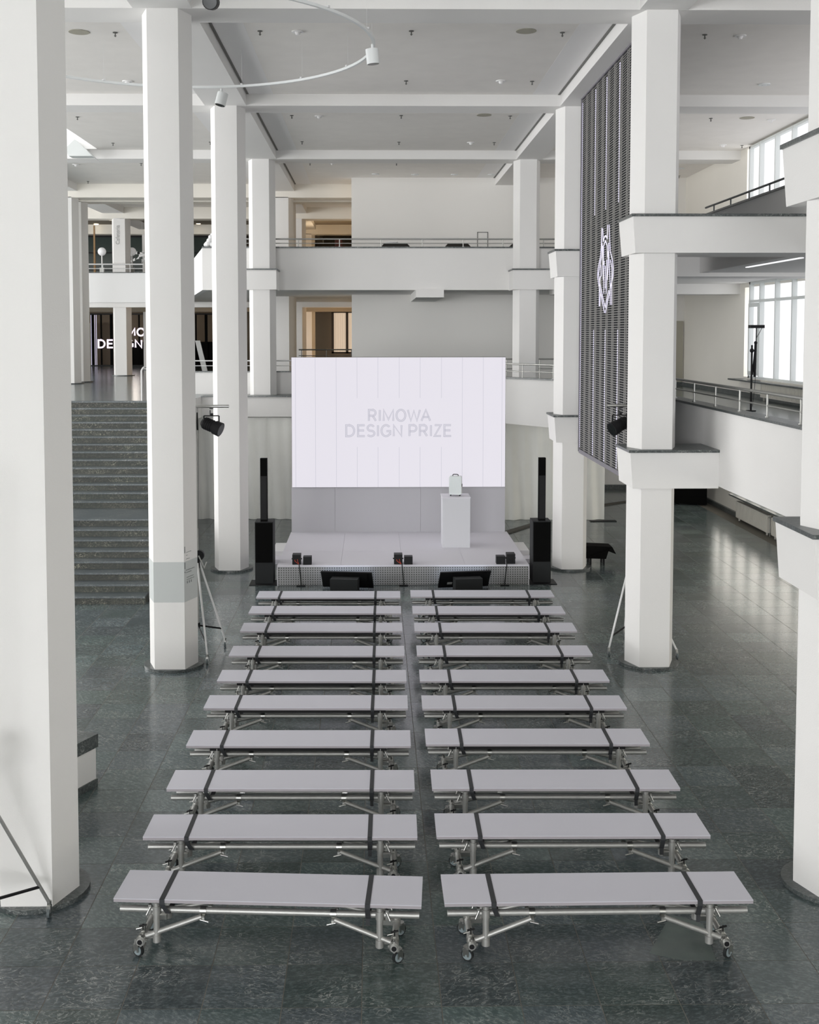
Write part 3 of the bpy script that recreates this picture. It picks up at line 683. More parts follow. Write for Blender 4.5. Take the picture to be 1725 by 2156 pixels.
# line array speakers
def tower(x, flip, label):
    t = thing('loudspeaker_tower', label, 'loudspeaker', (x, 23.2, 0))
    obj('base_plate', box(-.265 if x > 0 else -.29, .29 if x > 0 else .265, -.16, .34, .001, .012), 'black', t)
    obj('subwoofer', box(-.185, .185, 0, .46, .012, 1.265), 'rubber_dark', t)
    obj('grille', box(-.17, .17, -.012, .0, .44, 1.25), 'cloth_black', t)
    obj('spacer', box(-.07, .07, .02, .14, 1.265, 1.28), 'black', t)
    obj('column_speaker', box(-.07, .07, .01, .13, 1.28, 2.56), 'cloth_black', t)
    obj('speaker_grille', box(-.062, .062, -.002, .012, 1.32, 2.2), 'black', t)
tower(-2.225, 0, 'black column loudspeaker on its subwoofer beside the stage on the staircase side')
tower(3.42, 1, 'black column loudspeaker on its subwoofer beside the stage on the LED wall side')
for xx0, xx1, lb in ((-2.28, -1.957, 'staircase'), (3.147, 3.50, 'LED wall')):
    t = thing('stage_step', 'white two-tier step block against the %s side of the stage' % lb, 'steps', (xx0, 25.3, 0))
    obj('upper_tread', box(0, xx1-xx0, .35, 1.4, 0, .2), 'white_obj', t); obj('lower_tread', box(0, xx1-xx0, -.1, .349, 0, .1), 'stage', t)

# ------------------------------------------------------------------ benches
def bench_proto():
    t = thing('bench', 'x', 'bench', (0, 0, 0), group='white plank benches in two blocks')
    Lb, Db, H = 2.51, .5, .50
    s_ = obj('seat', MB().box(0, Lb, 0, Db, H-.005, H), 'seat', t)
    obj('seat_board', box(.001, Lb-.001, .001, Db-.001, H-.030, H-.0051), 'seat_edge', s_)
    obj('support_rail', box(.26, 2.24, .03, .11, H-.072, H-.031), 'black', t); obj('support_rail', box(.26, 2.24, .38, .44, H-.072, H-.031), 'black', t)
    for y, zt_ in ((.10, .368), (.40, .305)): obj('long_tube', MB().tube((.03, y, zt_), (2.49, y, zt_), .027, 14, hollow=.004), 'steel', t)
    for x, sg_ in ((.34, 1), (2.17, -1)):
        for y in (.055, .445):
            obj('leg', MB().tube((x, y, .14), (x, y, H-.05), .026, 12).tube((x, y, .12), (x, y, .18), .034, 12).tube((x, y, .35), (x, y, .42), .033, 12), 'steel', t)
        bx = x-sg_*.12
        obj('base_tube', MB().tube((bx, -.03, .15), (bx, .53, .15), .027, 14, hollow=.005), 'steel', t)
        obj('end_flange', MB().tube((bx, -.012, .15), (bx, .018, .15), .040, 14).box(bx-.05, bx+.05, -.006, .012, .143, .157).box(bx-.007, bx+.007, -.006, .012, .10, .20), 'chrome', t)
        obj('bore_shade', MB().disc((0, 0, 0), .019, 12).mesh('bore_shade') if False else MB().tube((bx, -.0315, .15), (bx, -.028, .15), .0205, 14), 'black', t)  # black disc paints the shade inside the open tube end
        for y, zt_ in ((.10, .368), (.40, .305)):
            yo = -.05 if y < .2 else .05
            obj('brace', MB().tube((x-sg_*.09, y+yo, .165), (x+sg_*.37, y+yo*.7, zt_-.035), .0215, 10), 'steel', t)
            obj('clamp', MB().tube((x+sg_*.355, y, zt_), (x+sg_*.405, y, zt_), .036, 12).box(x+sg_*.38-.014, x+sg_*.38+.014, y-.045, y+.02, zt_-.06, zt_-.03).tube((x+sg_*.36, y-.05, zt_-.055), (x+sg_*.43, y-.055, zt_-.07), .008, 6), 'chrome', t)
            obj('clamp', MB().tube((x-.026, y, zt_), (x+.026, y, zt_), .037, 12).box(x-sg_*.06-.012, x-sg_*.06+.012, y-.03, y-.005, zt_-.03, zt_+.05).tube((x-sg_*.055, y-.03, zt_+.03), (x-sg_*.085, y-.045, zt_-.03), .007, 6), 'chrome', t)
            obj('clamp', MB().tube((bx, y-.03, .15), (bx, y+.03, .15), .037, 10).box(min(bx, x), max(bx, x), y-.02, y+.02, .13, .17).box(bx-.012, bx+.012, y-.02, y+.02, .17, .225).tube((bx-.06, y-.01, .20), (bx+.01, y, .215), .007, 6), 'chrome', t)
            obj('wing_nut', MB().tube((bx-.03, y-.03, .235), (bx+.03, y-.02, .245), .008, 6).tube((bx, y-.02, .20), (bx, y-.02, .25), .006, 6), 'black', t)
        for y in (.04, .46):
            wx = bx-sg_*.03; wr = .05
            ang = math.radians(62 if sg_ > 0 else -50)
            dx, dy = math.cos(ang), math.sin(ang)
            c = obj('caster', MB().box(wx-.030, wx-.022, y-.022, y+.03, .045, .108, rz=ang, c=(wx, y)).box(wx+.022, wx+.030, y-.022, y+.03, .045, .108, rz=ang, c=(wx, y)).cyl((wx, y), .034, .104, .120, 14), 'chrome', t)
            obj('tyre', MB().tube((wx-.013*dx, y-.013*dy, .052), (wx+.013*dx, y+.013*dy, .052), .052, 20), 'rubber_dark', c)
            obj('hub', MB().tube((wx-.0155*dx, y-.0155*dy, .052), (wx+.0155*dx, y+.0155*dy, .052), .040, 18).tube((wx-.031*dx, y-.031*dy, .052), (wx+.031*dx, y+.031*dy, .052), .009, 8), 'hub', c)
    for x, lean in ((.40, .035), (2.075, 0)):
        w = .021; a = .003
        mb = MB()
        mb.box(x-w, x+w, -.003, Db+.003, H, H+.0025)
        for yy, sg2 in ((-.003, 1), (Db+.003, -1)):
            y1 = yy+sg2*.06
            vs = [(x-w, yy, H+.0025), (x+w, yy, H+.0025), (x-w, yy, H-.04), (x+w, yy, H-.04), (x-w+lean, y1, .355), (x+w+lean, y1, .355)]
            vs2 = [(p[0], p[1]-sg2*.003, p[2]) for p in vs]
            mb.add(vs+vs2, [(0, 1, 3, 2), (2, 3, 5, 4), (6, 8, 9, 7), (8, 10, 11, 9), (0, 2, 8, 6), (2, 4, 10, 8), (1, 7, 9, 3), (3, 9, 11, 5), (4, 5, 11, 10)])
        mb.box(x-w+lean, x+w+lean, .07, .43, .352, .356)
        if lean == 0: mb.box(x-w*.8, x+w*.8, .045, .05, .30, .36)
        obj('strap', mb, 'strap', t)
    return t
NTH = ['first', 'second', 'third', 'fourth', 'fifth', 'sixth', 'seventh', 'eighth', 'ninth', 'tenth']
# front edges of the seats measured row by row: (x of the seat end, y, y of the other end)
LEFT = [(-2.126, 9.17, 9.01), (-2.115, 10.31, 10.27), (-2.10, 11.43, 11.39), (-2.10, 12.65, 12.61), (-2.095, 13.94, 13.90), (-2.08, 15.04, 15.0), (-2.075, 16.25, 16.21), (-2.07, 17.60, 17.565), (-2.062, 18.73, 18.69), (-2.05, 19.85, 19.81)]
RIGHT = [(.567, 9.045, 9.06), (.57, 10.29, 10.26), (.585, 11.40, 11.36), (.58, 12.66, 12.62), (.592, 13.89, 13.85), (.608, 15.01, 14.97), (.615, 16.23, 16.19), (.628, 17.56, 17.52), (.636, 18.68, 18.64), (.642, 19.88, 19.84)]
proto = bench_proto(); first = True
for blk, rows in (('staircase', LEFT), ('LED wall', RIGHT)):
    for i, (x, ya, yb) in enumerate(rows):
        o = copy_tree(proto)
        o.location = (x, ya, 0); o.rotation_euler[2] = math.atan2(yb-ya, 2.51)
        if i < 3:
            for ch in [c for c in o.children if c.name.startswith('support_rail')]: bpy.data.objects.remove(ch)
        nm = NTH[9-i]
        o['label'] = 'white plank bench, %s row from the stage, block nearer the %s' % (nm, blk)

def del_tree(o):
    for ch in list(o.children): del_tree(ch)
    bpy.data.objects.remove(o)
del_tree(proto)
# ------------------------------------------------------------------ curtains
def curtain(x0, x1, y, z0, z1, amp, mat, label, seams=()):
    n = int((x1-x0)*26); mb = MB(); nz = 14
    vs = []
    for j in range(nz+1):
        tz = j/nz
        for i in range(n+1):
            x = x0+(x1-x0)*i/n
            a = amp*(.35+.65*(1-tz))
            dy = a*(math.sin(x*6.3+.9*math.sin(x*1.7))*.55+.5*math.sin(x*17.7+tz*2.1)+.25*math.sin(x*3.1+tz*4))
            for s_ in seams:
                if abs(x-s_) < .05: dy -= .025*(1-abs(x-s_)/.05)
            vs.append((x, y+dy, z0+(z1-z0)*tz))
    fs = [(j*(n+1)+i, j*(n+1)+i+1, (j+1)*(n+1)+i+1, (j+1)*(n+1)+i) for j in range(nz) for i in range(n)]
    k = len(vs); vs2 = [(a, b+.006, c) for a, b, c in vs]
    mb.add(vs+vs2, fs+[tuple(k+q for q in f[::-1]) for f in fs], [1]*(2*len(fs)))
    return single('curtain', mb, mat, label, 'curtain')
curtain(-6.0, -1.6, 31.36, .01, 2.79, .10, 'curtain', 'off-white floor-length curtain under the mezzanine on the staircase side', (-2.95, -2.1))
curtain(2.7, 6.28, 31.08, .01, 2.79, .085, 'curtain', 'off-white floor-length curtain beyond the loudspeaker on the LED wall side', (3.6, 4.1, 4.65, 5.2))
# ------------------------------------------------------------------ lighting tripods
def tripod(mx, my, feet, z_hub, ztop, label, arm=None, silver=True):
    t = thing('lighting_stand', label, 'lighting stand', (mx, my, 0))
    obj('mast', MB().tube((0, 0, .35), (0, 0, ztop*.5), .024, 10).tube((0, 0, ztop*.5), (0, 0, ztop), .017, 10), 'steel', t)
    obj('collar', MB().tube((0, 0, z_hub-.08), (0, 0, z_hub+.08), .045, 12).tube((0, 0, .36), (0, 0, .45), .04, 12), 'black', t)
    for fx, fy in feet:
        dx, dy = fx-mx, fy-my; dl = math.hypot(dx, dy); ux, uy = dx/dl, dy/dl
        obj('leg', MB().tube((ux*.04, uy*.04, z_hub), (dx, dy, .13), .016, 8), 'rail_white' if silver else 'steel', t)
        obj('brace', MB().tube((ux*.03, uy*.03, .40), (dx*.86, dy*.86, .31), .014, 8), 'black', t)
        c = obj('caster', MB().tube((dx, dy, .10), (dx, dy, .15), .02, 8).box(dx-.018, dx+.018, dy-.03, dy+.02, .05, .11), 'chrome', t)
        obj('wheel', MB().tube((dx-.012, dy-.01, .046), (dx+.012, dy-.01, .046), .045, 14), 'rubber', c)
    obj('winch', MB().tube((.03, -.02, z_hub+.12), (.03, .06, z_hub+.12), .085, 16), 'black', t)
    obj('crank', MB().path([(.03, -.03, z_hub+.12), (.12, -.03, z_hub-.08), (.16, -.03, z_hub+.02)], .012, 6), 'steel', t)
    if arm:
        obj('crossbar', MB().tube((-.02, 0, ztop-.02), (arm, 0, ztop-.02), .024, 12, hollow=.004), 'chrome', t)
        obj('safety_cable', MB().path([(.03, .02, ztop-.02), (.04, .02, ztop-.45), (.02, .02, ztop-2.2), (.0, .03, 1.0)], .004, 6), 'greydot', t); obj('cable_coil', MB().tube((.015, .03, ztop-.12), (.02, .03, ztop-.4), .02, 8), 'black', t)
    return t
def spotlight(c, d, label):
    t = thing('stage_spotlight', label, 'spotlight', c)
    d = Vector(d).normalized()
    mb = MB().tube(-d*.13, d*.06, .095, 20).tube(d*.06, d*.17, .11, 20, r2=.115).tube(-d*.17, -d*.13, .06, 16, r2=.095)
    for k in range(4): mb.tube(-d*(.10-.035*k), -d*(.09-.035*k), .101, 20)
    obj('housing', mb, 'black', t)
    obj('lens', MB().tube(d*.17, d*.172, .10, 20), 'lampblack', t)
    s = Vector((-d.y, d.x, 0)).normalized()
    s = Vector((.12, .0, 0))
    obj('yoke', MB().tube(-s+Vector((0, 0, 0)), -s+Vector((0, 0, .16)), .012, 6).tube(s, s+Vector((0, 0, .16)), .012, 6).tube(-s+Vector((0, 0, .16)), s+Vector((0, 0, .16)), .010, 6).tube(-s*1.1, -s*.6, .02, 8).tube(s*1.1, s*.6, .02, 8), 'black', t)
    obj('hook_clamp', MB().tube((0, 0, .16), (0, 0, .20), .03, 10).tube((-.02, 0, .2), (-.02, 0, .25), .008, 6).tube((-.03, 0, .275), (.03, 0, .275), .008, 6), 'black', t)
tripod(-2.83, 18.32, [(-2.57, 17.55), (-2.42, 18.52), (-3.45, 18.75)], 1.42, 3.95, 'steel wind-up lighting stand behind the second-row staircase-side column', arm=.53)
spotlight((-2.575, 18.3, 3.62), (.8, -.25, -.32), 'black stage spotlight hung from the stand behind the second-row staircase-side column')
tripod(4.15, 18.35, [(3.70, 17.85), (4.74, 17.72), (4.2, 19.0)], 1.42, 3.95, 'steel wind-up lighting stand behind the second-row LED-side column', arm=-.42)
spotlight((3.93, 18.3, 3.62), (-.75, -.35, -.35), 'black stage spotlight hung beside the LED wall behind the second-row column')
tripod(-3.30, 9.25, [(-2.84, 9.84), (-4.05, 9.4), (-3.2, 8.45)], 1.5, 4.0, 'dark lighting stand leg in front of the nearest staircase-side column', silver=False)
# tall black lamp stand on the mezzanine by the window
t = thing('lamp_stand', 'thin black lamp stand with a flat lamp head before the mezzanine window', 'lamp stand', (8.30, 25.2, ZM+.007))
obj('pole', MB().tube((0, 0, .0), (0, 0, 1.45), .022, 8).tube((.02, 0, .8), (.08, 0, 1.52), .016, 8).tube((.07, 0, .75), (.08, 0, 1.5), .03, 8).tube((.09, 0, 1.4), (.09, 0, 1.82), .013, 8), 'black', t)
obj('base', MB().cyl((0, 0), .11, 0.001, .02, 20), 'black', t)
obj('clamp', MB().sphere((.0, 0, 1.33), .05, 10).sphere((.08, 0, 1.5), .04, 10), 'black', t)
obj('lamp_head', box(-.06, .24, -.1, .1, 1.82, 1.89), 'black', t)
obj('cable', MB().path([(.22, 0, 1.84), (.15, 0, 1.7), (.09, 0, 1.6)], .006, 6).path([(.05, 0, 1.3), (.09, 0, .8), (.06, 0, .35), (.03, 0, .1)], .005, 6), 'black', t)
# ------------------------------------------------------------------ ring track with spotlights
rg = thing('ring_track', 'large white ring-shaped light track hung around the staircase-side column', 'light track', (XL, D[1]+.38, 9.40))
N_ = 96; R_ = 3.08; mb = MB()
for i in range(N_):
    a, b = 2*PI*i/N_, 2*PI*(i+1)/N_
    for rr, z0, z1 in ((R_, -.02, .02),):
        vs = [((rr+s_)*math.cos(q), (rr+s_)*math.sin(q), z) for q in (a, b) for z in (z0, z1) for s_ in (-.022, .022)]
        mb.add(vs, [(0, 1, 3, 2), (4, 6, 7, 5), (0, 4, 5, 1), (2, 3, 7, 6), (0, 2, 6, 4), (1, 5, 7, 3)])
obj('track_rail', mb, 'ring', rg)
wm = MB().tube((0, 0, 0.02), (0, 0, ZC-9.40), .0016, 6).box(-.04, .04, -.02, .02, .015, .04).mesh('suspension_wire'); wm.materials.append(M['rail_white'])
for k in range(16):
    a = 2*PI*(k+.35)/16; inst('suspension_wire', wm, (R_*math.cos(a), R_*math.sin(a), 0), rg, a)
def track_spot(x, y, z, label, tilt, mat='ring', big=1.0):
    t = thing('track_spotlight', label, 'spotlight', (x, y, z))
    d = Vector(tilt).normalized()
    obj('housing', MB().tube(-d*.1*big, d*.12*big, .095*big, 20), mat, t); obj('lens', MB().tube(d*.12*big, d*.124*big, .085*big, 20), 'lampblack', t)
    obj('stem', MB().tube((0, 0, .08), (0, 0, .17), .02, 8).tube((0, 0, .0), (0, 0, .1), .012, 8), mat, t); return t
track_spot(-.01, 17.45, 9.21, 'white cylinder spotlight at the aisle-side bend of the ring track', (.1, .05, -1))
track_spot(-2.66, 20.55, 9.195, 'white cylinder spotlight on the ring track near the beam', (-.25, -.1, -1))
t = track_spot(-2.01, 14.62, 9.195, 'dark-faced spotlight pointing at the viewer near the ceiling edge', (.0, -1, -.25), 'black')
# ------------------------------------------------------------------ ceiling fittings
ITEMS = [(-4.26, 19.44, 's'), (-4.85, 19.42, 'r'), (-4.85, 23.16, 'd'), (-1.86, 19.32, 's'), (-1.24, 19.34, 'd'), (.63, 19.29, 's'), (2.52, 19.27, 'r'), (3.13, 19.35, 's'), (.65, 23.06, 's'), (2.52, 23.04, 'd'), (3.14, 23.07, 's'),
 (-1.86, 26.72, 's'), (-1.24, 26.78, 'd'), (.64, 26.7, 's'), (2.53, 26.62, 'r'), (3.14, 26.73, 's'), (-1.85, 30.34, 's'), (.67, 30.39, 's'), (2.55, 30.44, 'd'), (3.16, 30.43, 's'), (-1.85, 34.12, 's'), (-1.2, 34.12, 'd'), (.68, 34.1, 's'),
 (-6.8, 26.95, 's'), (-6.81, 30.62, 's'), (-8.77, 34.48, 'd'), (-6.81, 34.27, 's'), (-9.35, 38.3, 's'), (-4.24, 30.44, 's'), (.07, 36.43, 'l'), (1.31, 36.53, 'l'), (2.55, 36.52, 'l'), (3.71, 36.51, 'l'),
 (5.53, 19.47, 's'), (6.14, 19.53, 'd'), (7.82, 23.28, 'l'), (7.83, 26.97, 's'), (8.65, 26.9, 'r'), (9.29, 27.13, 'd'), (9.26, 30.75, 'd'), (9.79, 30.82, 's'), (9.3, 35.09, 'l'), (9.7, 36.8, 's')]
def fit_mesh(k):
    m_ = MB()
    if k == 's': m_.tube((0, 0, 0), (0, 0, -.01), .042, 12).tube((0, 0, -.01), (0, 0, -.075), .010, 8).tube((0, 0, -.055), (0, 0, -.06), .022, 8)
    if k == 'd': m_.tube((0, 0, 0), (0, 0, -.015), .10, 18).tube((0, 0, -.015), (0, 0, -.06), .05, 14, r2=.03)
    if k == 'r': m_.tube((0, 0, 0), (0, 0, -.008), .17, 24)
    if k == 'l': m_.tube((0, 0, 0), (0, 0, -.02), .12, 18).tube((0, 0, -.02), (0, 0, -.03), .05, 12)
    return m_
FM = {k: fit_mesh(k).mesh({'s': 'sprinkler', 'd': 'smoke_detector', 'r': 'ceiling_speaker', 'l': 'ceiling_lamp'}[k]) for k in 'sdrl'}
for k, m_ in (('s', 'greydot'), ('d', 'strip'), ('r', 'speaker_round'), ('l', 'ring')): FM[k].materials.append(M[m_])
NMS = {'s': ('sprinkler', 'dark sprinkler head', 'sprinkler', 'ceiling sprinklers'), 'd': ('smoke_detector', 'round smoke detector', 'smoke detector', 'ceiling smoke detectors'),
       'r': ('ceiling_speaker', 'flat beige speaker cover', 'speaker', 'round ceiling speakers'), 'l': ('ceiling_lamp', 'small round lamp', 'lamp', 'small ceiling lamps')}
def where(x, y):
    bay = 'ring track bay' if y < 24 else 'bay over the stage' if y < 31 else 'rearmost bay'
    half = 'near edge' if (y-2.75) % 7.2 < 3.7 else 'far edge'
    if x < -3.6: p = 'over the staircase side' if x > -4.5 else 'far over the stairs'
    elif x < -1.5: p = 'close to the staircase-side beam'
    elif x < 0: p = 'off the staircase-side beam'
    elif x < 1: p = 'on the hall centre line'
    elif x < 2: p = 'past the hall centre line'
    elif x < 2.8: p = 'off the LED-side beam'
    elif x < 4: p = 'close to the LED-side beam'
    elif x < 6: p = 'just past the LED-side beam'
    elif x < 8: p = 'midway to the window wall'
    elif x < 9.5: p = 'near the window wall'
    else: p = 'touching the window wall'
    return ' %s, %s of the %s' % (p, half, bay)
for x, y, k in ITEMS:
    o = inst(NMS[k][0], FM[k], (x, y, ZC)); o['category'], o['group'] = NMS[k][2:]
    o['label'] = NMS[k][1]+where(x, y)
dl = MB().tube((0, 0, 0), (0, 0, -.03), .10, 12).mesh('downlight'); dl.materials.append(M['downlight'])
DLB = ['above the first globe lamp, nearer one', 'above the first globe lamp, farther one', 'beside the slim wooden post', 'between the two tallest columns', 'high above the parapet corner', 'just behind the one above the parapet corner', 'in the upper corridor opening', 'above the far LED letters', 'just beyond the one above the far LED letters', 'under the gallery beyond the leaning strut', 'at the corridor end, first of three', 'at the corridor end, middle of three', 'at the corridor end, last of three']
for (x, y, z), lb in zip(((-11.57, 49.98, ZC), (-11.57, 51.24, ZC), (-12.6, 53.0, ZC-.02), (-7.95, 52.9, ZC), (-9.1, 60.2, ZC), (-9.1, 61.5, ZC), (-1.9, 47.6, ZC), (-12.59, 60.01, 6.3), (-12.4, 61.8, 6.3), (-7.49, 50.6, 6.3), (-3.09, 61.9, ZC-.02), (-2.77, 61.5, ZC-.02), (-2.0, 61.2, ZC-.02)), DLB):
    o = inst('downlight', dl, (x, y, z)); o['label'] = 'small warm downlight '+lb; o['category'] = 'lamp'; o['group'] = 'warm rear downlights'
# ------------------------------------------------------------------ rear rooms
struct('ceiling_shade', MB().box(-30, -.72, 54.2, 62.3, ZC-.02, ZC).box(-30, -.72, 47.0, 53.3, ZC-.02, ZC), 'shadeceil')  # dark sheets paint the dim light onto the rear ceiling
struct('ceiling_lower_shade', MB().box(-30, -.72, 47.0, 62.3, 6.27, 6.305), 'shadeceil')  # same painted shade under the gallery
gp = thing('glass_partition', 'dark tinted glass partition with transom bars behind the globe lamps', 'partition', (-16, 55.0, ZU))
for k in range(6): obj('pane', box(.02+k*1.4, 1.38+k*1.4, .0, .03, 0.01, 2.75), 'glassdark', gp)
obj('transom', MB().box(0, 8.4, -.03, .05, 2.0, 2.06).box(0, 8.4, -.03, .05, 2.75, 2.85).box(0, 8.4, -.03, .05, 1.2, 1.23), 'black', gp)
single('wooden_post', MB().prism([(-.05, -.05), (.05, -.05), (.05, .05), (-.05, .05)], 0, 2.9, [(-.03, -.03), (.03, -.03), (.03, .03), (-.03, .03)]), 'wood', 'slim tapering wooden post before the dark cafeteria glass', 'post', loc=(-12.12, 50.6, ZU))
for gx, lb in ((-11.02, 'opal globe lamp on a pole nearer the bare end of the upper railing'), (-9.80, 'opal globe lamp on a pole next to the folded white sculpture')):
    t = thing('globe_lamp', lb, 'lamp', (gx, 47.25, ZU))
    obj('pole', MB().tube((0, 0, 0), (0, 0, 1.42), .03, 8), 'rail_white', t); obj('globe', MB().sphere((0, 0, 1.55), .17, 20), 'globe', t)
    obj('base', box(-.09, .09, -.06, .06, 0.001, .9), 'rail', t)
sp = thing('sculpture', 'folded white paper-like sculpture hanging in the cafeteria', 'sculpture', (-9.65, 48.6, 7.9))
obj('wire', MB().tube((0, 0, .5), (0, 0, ZC-.03-7.9), .006, 6), 'rail_white', sp)
random.seed(3)
mb = MB()
for k in range(22):
    a = random.uniform(-.5, 2.6); l_ = random.uniform(.35, .95); c0 = Vector((random.uniform(-.35, .35), random.uniform(-.2, .2), random.uniform(.1, .5)))
    tip = c0+Vector((math.cos(a)*l_*.6, random.uniform(-.2, .2), -abs(math.sin(a))*l_*.5+.2)); w = Vector((random.uniform(-.08, .08), .05, .12))
    mb.add([c0, c0+w, tip, c0+Vector((0, .03, 0)), c0+w+Vector((0, .03, 0)), tip+Vector((0, .01, 0))], [(0, 1, 2), (3, 5, 4), (0, 3, 4, 1), (1, 4, 5, 2), (2, 5, 3, 0)])
mb.add([(.15, -.1, -.55), (.75, -.1, .35), (.35, -.1, .05), (.15, -.05, -.55), (.75, -.05, .35), (.35, -.05, .05)], [(0, 1, 2), (3, 5, 4), (0, 3, 4, 1), (1, 4, 5, 2), (2, 5, 3, 0)])
obj('folded_blade', mb, 'white_obj', sp, kind='stuff')
# far LED sign
fs_ = thing('led_sign_screen', 'see-through dark LED screen at the back with pink-white letters', 'LED screen', (-14.65, 60.0, ZM+.008))
SW = 6.4; SH = 2.72
obj('frame', MB().box(0, SW, 0, .06, 0, .05).box(0, SW, 0, .06, SH-.07, SH), 'black', fs_)
for k in range(14): 
    x = .02+k*.49; obj('strut', box(x, x+.07 if k % 2 else x+.14, .02, .1, .05, SH-.07), 'cloth_black', fs_)
for x in (.03, .22, .30): obj('light_line', box(x, x+.02, -.01, .0, .05, SH-.08), 'ledlight', fs_)
for k in (1.43, 4.15): obj('light_line', box(k, k+.03, -.01, 0, SH-.95, SH-.1), 'ledlight', fs_); obj('light_line', box(k, k+.03, -.01, 0, .08, .9), 'ledlight', fs_)
obj('lower_backing', box(2.0, SW, .11, .2, .05, 1.25), 'cloth_black', fs_)
def sign(body, x0, x1, z0, caph):
    let, w = layout(body); t_ = .085; k = (x1-x0-t_)/w
    for strokes in let:
        mb = MB()
        for l_ in strokes: ribbon(mb, [(x0+t_/2+px_*k, z0+t_/2+py_*(caph-t_)) for px_, py_ in l_], 0, t_, -.03, -.01)
        obj('letter', mb, 'ledsign', fs_)
sign('DESIGN PRIZE', .37, .37+4.3, .915, .47)
sign('RIMOWA', 1.24, 1.24+2.62, 1.53, .45)
single('wall_unit', box(-15.5, -14.9, 61, 61.5, ZM+.008, 5.6), 'door', 'pale cabinet door standing beside the far LED screen', 'cabinet')
# corridor window
cw = thing('corridor_window', 'tall dark-framed window with warm backlit curtains at the corridor end', 'window', (-2.2, 60.6, 4.0-.0))
obj('frame', MB().box(0, .12, 0, .1, 0, 2.35).box(.75, .88, 0, .1, 0, 2.2).box(0, 1.45, 0, .1, 2.12, 2.35).box(0, 1.45, 0, .1, 0, .08), 'brown_frame', cw)
for a, b in ((.12, .75), (.88, 1.45)):
    n = 24; vs = []
    for j in (0, 1):
        for i in range(n+1): vs.append((a+(b-a)*i/n, .12+.03*math.sin(i*1.4), .08+j*2.04))
    obj('curtain_panel', MB().add(vs, [(i, i+1, n+2+i, n+1+i) for i in range(n)], [1]*n), 'sheer', cw)
struct('wall_corridor_end', box(-3.6, -.7, 61.0, 61.3, 3.3, 6.3), 'brown')
struct('trim_4', box(-2.9, -.7, 50, 50.1, ZM, 3.55), 'wood')
l = bpy.data.lights.new('corridor_lamp', 'POINT'); l.energy = 170; l.color = (1, .66, .34); l.shadow_soft_size = .3
o = bpy.data.objects.new('corridor_lamp', l); COL.objects.link(o); o.location = (-1.5, 49.5, 5.8)
l = bpy.data.lights.new('cafeteria_lamp', 'POINT'); l.energy = 28; l.color = (1, .9, .8); l.shadow_soft_size = .3
o = bpy.data.objects.new('cafeteria_lamp', l); COL.objects.link(o); o.location = (-12, 58, 5.6)
l = bpy.data.lights.new('upper_corridor_lamp', 'POINT'); l.energy = 55; l.color = (1, .78, .52); l.shadow_soft_size = .3
o = bpy.data.objects.new('upper_corridor_lamp', l); COL.objects.link(o); o.location = (-2.2, 50.5, 8.6)
# furniture on the back gallery
for k, (x0, x1, lb) in enumerate([(.23, 1.05, 'dark rounded sofa back behind the gallery railing, nearest the upper opening'), (2.07, 2.80, 'dark rounded sofa back behind the gallery railing, middle one'), (3.95, 4.75, 'dark rounded sofa back behind the gallery railing, partly hidden by the column')]):
    mb = MB(); n = 16; pts = [(x0, 0), (x1, 0), (x1, .74), (x1-.08, .83), (x0+.08, .83), (x0, .74)]
    vs = [(x, y, z) for y in (0, .5) for x, z in pts]; k6 = 6
    mb.add(vs, [(0, 1, 2, 3, 4, 5), (6, 11, 10, 9, 8, 7)]+[(i, 6+i, 6+(i+1) % 6, (i+1) % 6) for i in range(6)])
    single('sofa', mb, 'sofa', lb, 'sofa', loc=(0, 33.4, ZU))
single('magazine', MB().box(-.2, .2, -.1, .1, 0, .03, rz=.2).box(-.15, .15, -.12, .05, .03, .05, rz=-.3), 'white_obj', 'open white brochures lying on the gallery sofa back', 'brochure', loc=(.55, 33.65, ZU+.832))
single('draped_cloth', MB().box(-.2, .18, 0, .2, 0, 1.35, rz=.2).box(-.15, .1, -.03, .1, 1.2, 1.62, rz=.1).box(.02, .24, -.02, .1, .9, 1.2, rz=-.2), 'floral', 'dark red patterned cloth figure behind the gallery railing', 'cloth', loc=(-1.22, 41.5, ZU))
sc2 = thing('bubble_sculpture', 'white rounded lump sculpture standing on the gallery parapet corner', 'sculpture', (-4.66, 32.68, 7.501))
mb = MB()
for x, z, r in ((0, .08, .085), (.05, .17, .08), (.09, .27, .07), (-.05, .06, .06), (.12, .06, .07), (.13, .34, .05)): mb.sphere((x, 0, z), r, 12)
obj('lump', mb, 'white_obj', sc2)
single('leaning_board', MB().add([(-5.55, 36, 4.85), (-5.4, 36, 4.85), (-5.05, 36, 3.37), (-5.22, 36, 3.37), (-5.55, 36.05, 4.85), (-5.4, 36.05, 4.85), (-5.05, 36.05, 3.37), (-5.22, 36.05, 3.37)],
       [(0, 3, 2, 1), (4, 5, 6, 7), (0, 1, 5, 4), (1, 2, 6, 5), (2, 3, 7, 6), (3, 0, 4, 7)]), 'lettergrey', 'grey slanting strut leaning behind the mezzanine railing', 'strut')
t = thing('stacked_chair', 'dark grey chair behind the mezzanine railing near the staircase', 'chair', (-5.0, 38.2, ZM+.006))
obj('seat', box(-.25, .25, -.2, .25, .42, .5), 'sofa', t); obj('backrest', MB().box(-.25, .25, .2, .26, .5, 1.0), 'rubber', t)
for a in (-.22, .22):
    for b in (-.17, .22): obj('leg', MB().tube((a, b, 0), (a, b, .43), .012, 6), 'chrome', t)
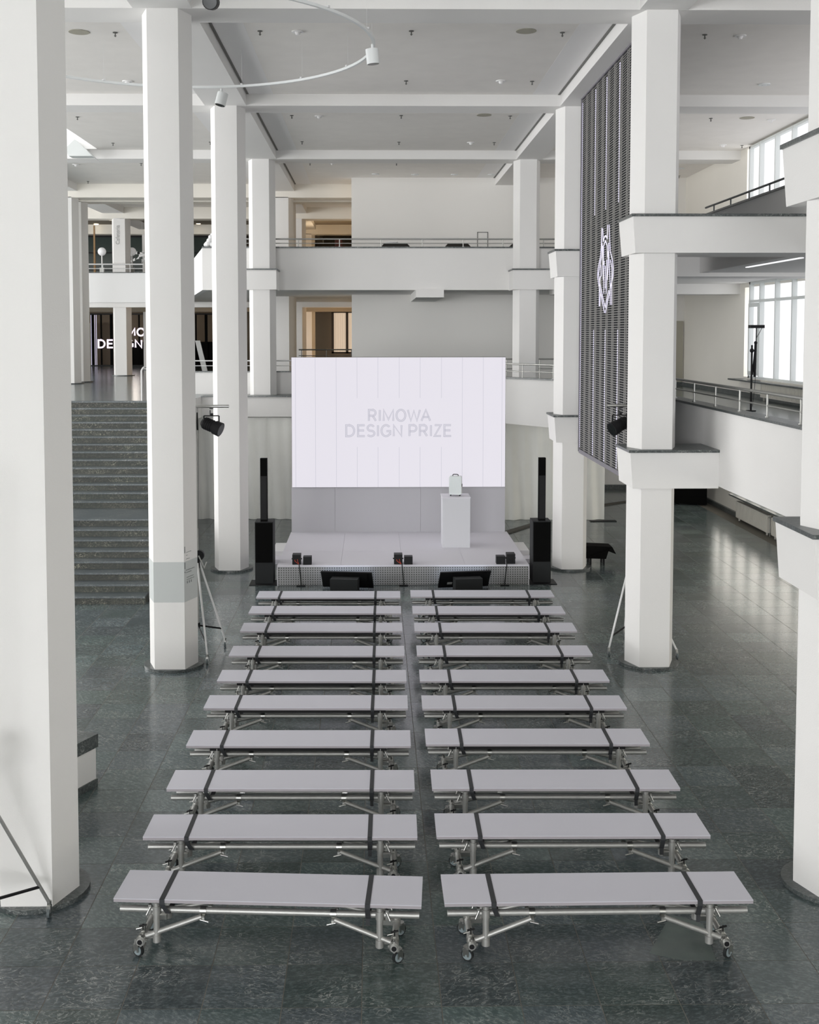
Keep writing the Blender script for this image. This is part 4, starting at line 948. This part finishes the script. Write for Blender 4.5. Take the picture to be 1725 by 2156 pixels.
# ------------------------------------------------------------------ things on the floor
kz = thing('low_wall', 'white low wall end with dark stone coping beside the nearest column', 'low wall', (-3.13, 12.76, 0), math.radians(-25))
obj('body', box(-1.0, 0, -.75, -.0, .09, .56), 'plaster', kz) if False else obj('body', box(-.8, 0, -2.2, 0, .09, .57), 'plaster', kz)
obj('coping', MB().box(-.82, .02, -2.2, .02, .57, .60).box(-.01, .02, -2.2, .02, .45, .57), 'coping', kz)
obj('plinth', box(-.78, .015, -2.2, .01, 0.001, .09), 'coping', kz)
t = thing('draped_stand', 'black draped stand on two legs beyond the third-row column', 'stand', (4.98, 25.1, 0))
mb = MB(); mb.add([(-.42, -.12, .43), (.25, -.12, .40), (.25, .30, .40), (-.42, .30, .43), (-.42, -.16, .16), (.10, -.2, .15), (.36, -.02, .22), (.33, .33, .22), (-.42, .32, .16), (.15, -.2, .32)],
    [(0, 1, 2, 3), (0, 4, 5, 9, 1), (1, 9, 6), (1, 6, 7, 2), (3, 2, 7, 8), (0, 3, 8, 4)])
obj('drape', mb, 'cloth_black', t)
for x, y in ((-.22, -.08), (.08, -.05), (-.22, .2), (.08, .22)): obj('leg', MB().tube((x, y, 0), (x, y, .3), .025, 8), 'black', t)
t = thing('black_crate', 'black draped crate far back under the mezzanine', 'crate', (9.5, 33.9, 0))
obj('box', MB().prism([(-.55, 0), (.3, -.35), (.42, .3), (-.45, .65)], .03, .75), 'cloth_black', t); obj('foot', MB().box(-.4, .3, 0, .3, 0, .03), 'black', t)
single('cable_cover', MB().prism([(3.2, 28.6), (4.3, 30.25), (4.22, 30.45), (3.1, 28.85)], .001, .03), 'cover', 'dark flat cable cover crossing the floor by the curtain', 'cable cover')
single('cable_cover', MB().prism([(6.3, 33.2), (7.7, 34.35), (7.66, 34.5), (6.25, 33.35)], .001, .03), 'cover', 'dark flat cable cover on the brown floor beyond the curtain', 'cable cover')
single('weight_plate', MB().box(5.85, 6.55, 30.75, 30.95, .001, .02), 'black', 'flat black weight plate at the curtain foot', 'weight')
single('water_tag', box(1.5, 1.53, .0, .03, 0, .03), 'red', 'x', 'tag') if False else None
print('objects', len(bpy.data.objects), 'tiles', nt_)
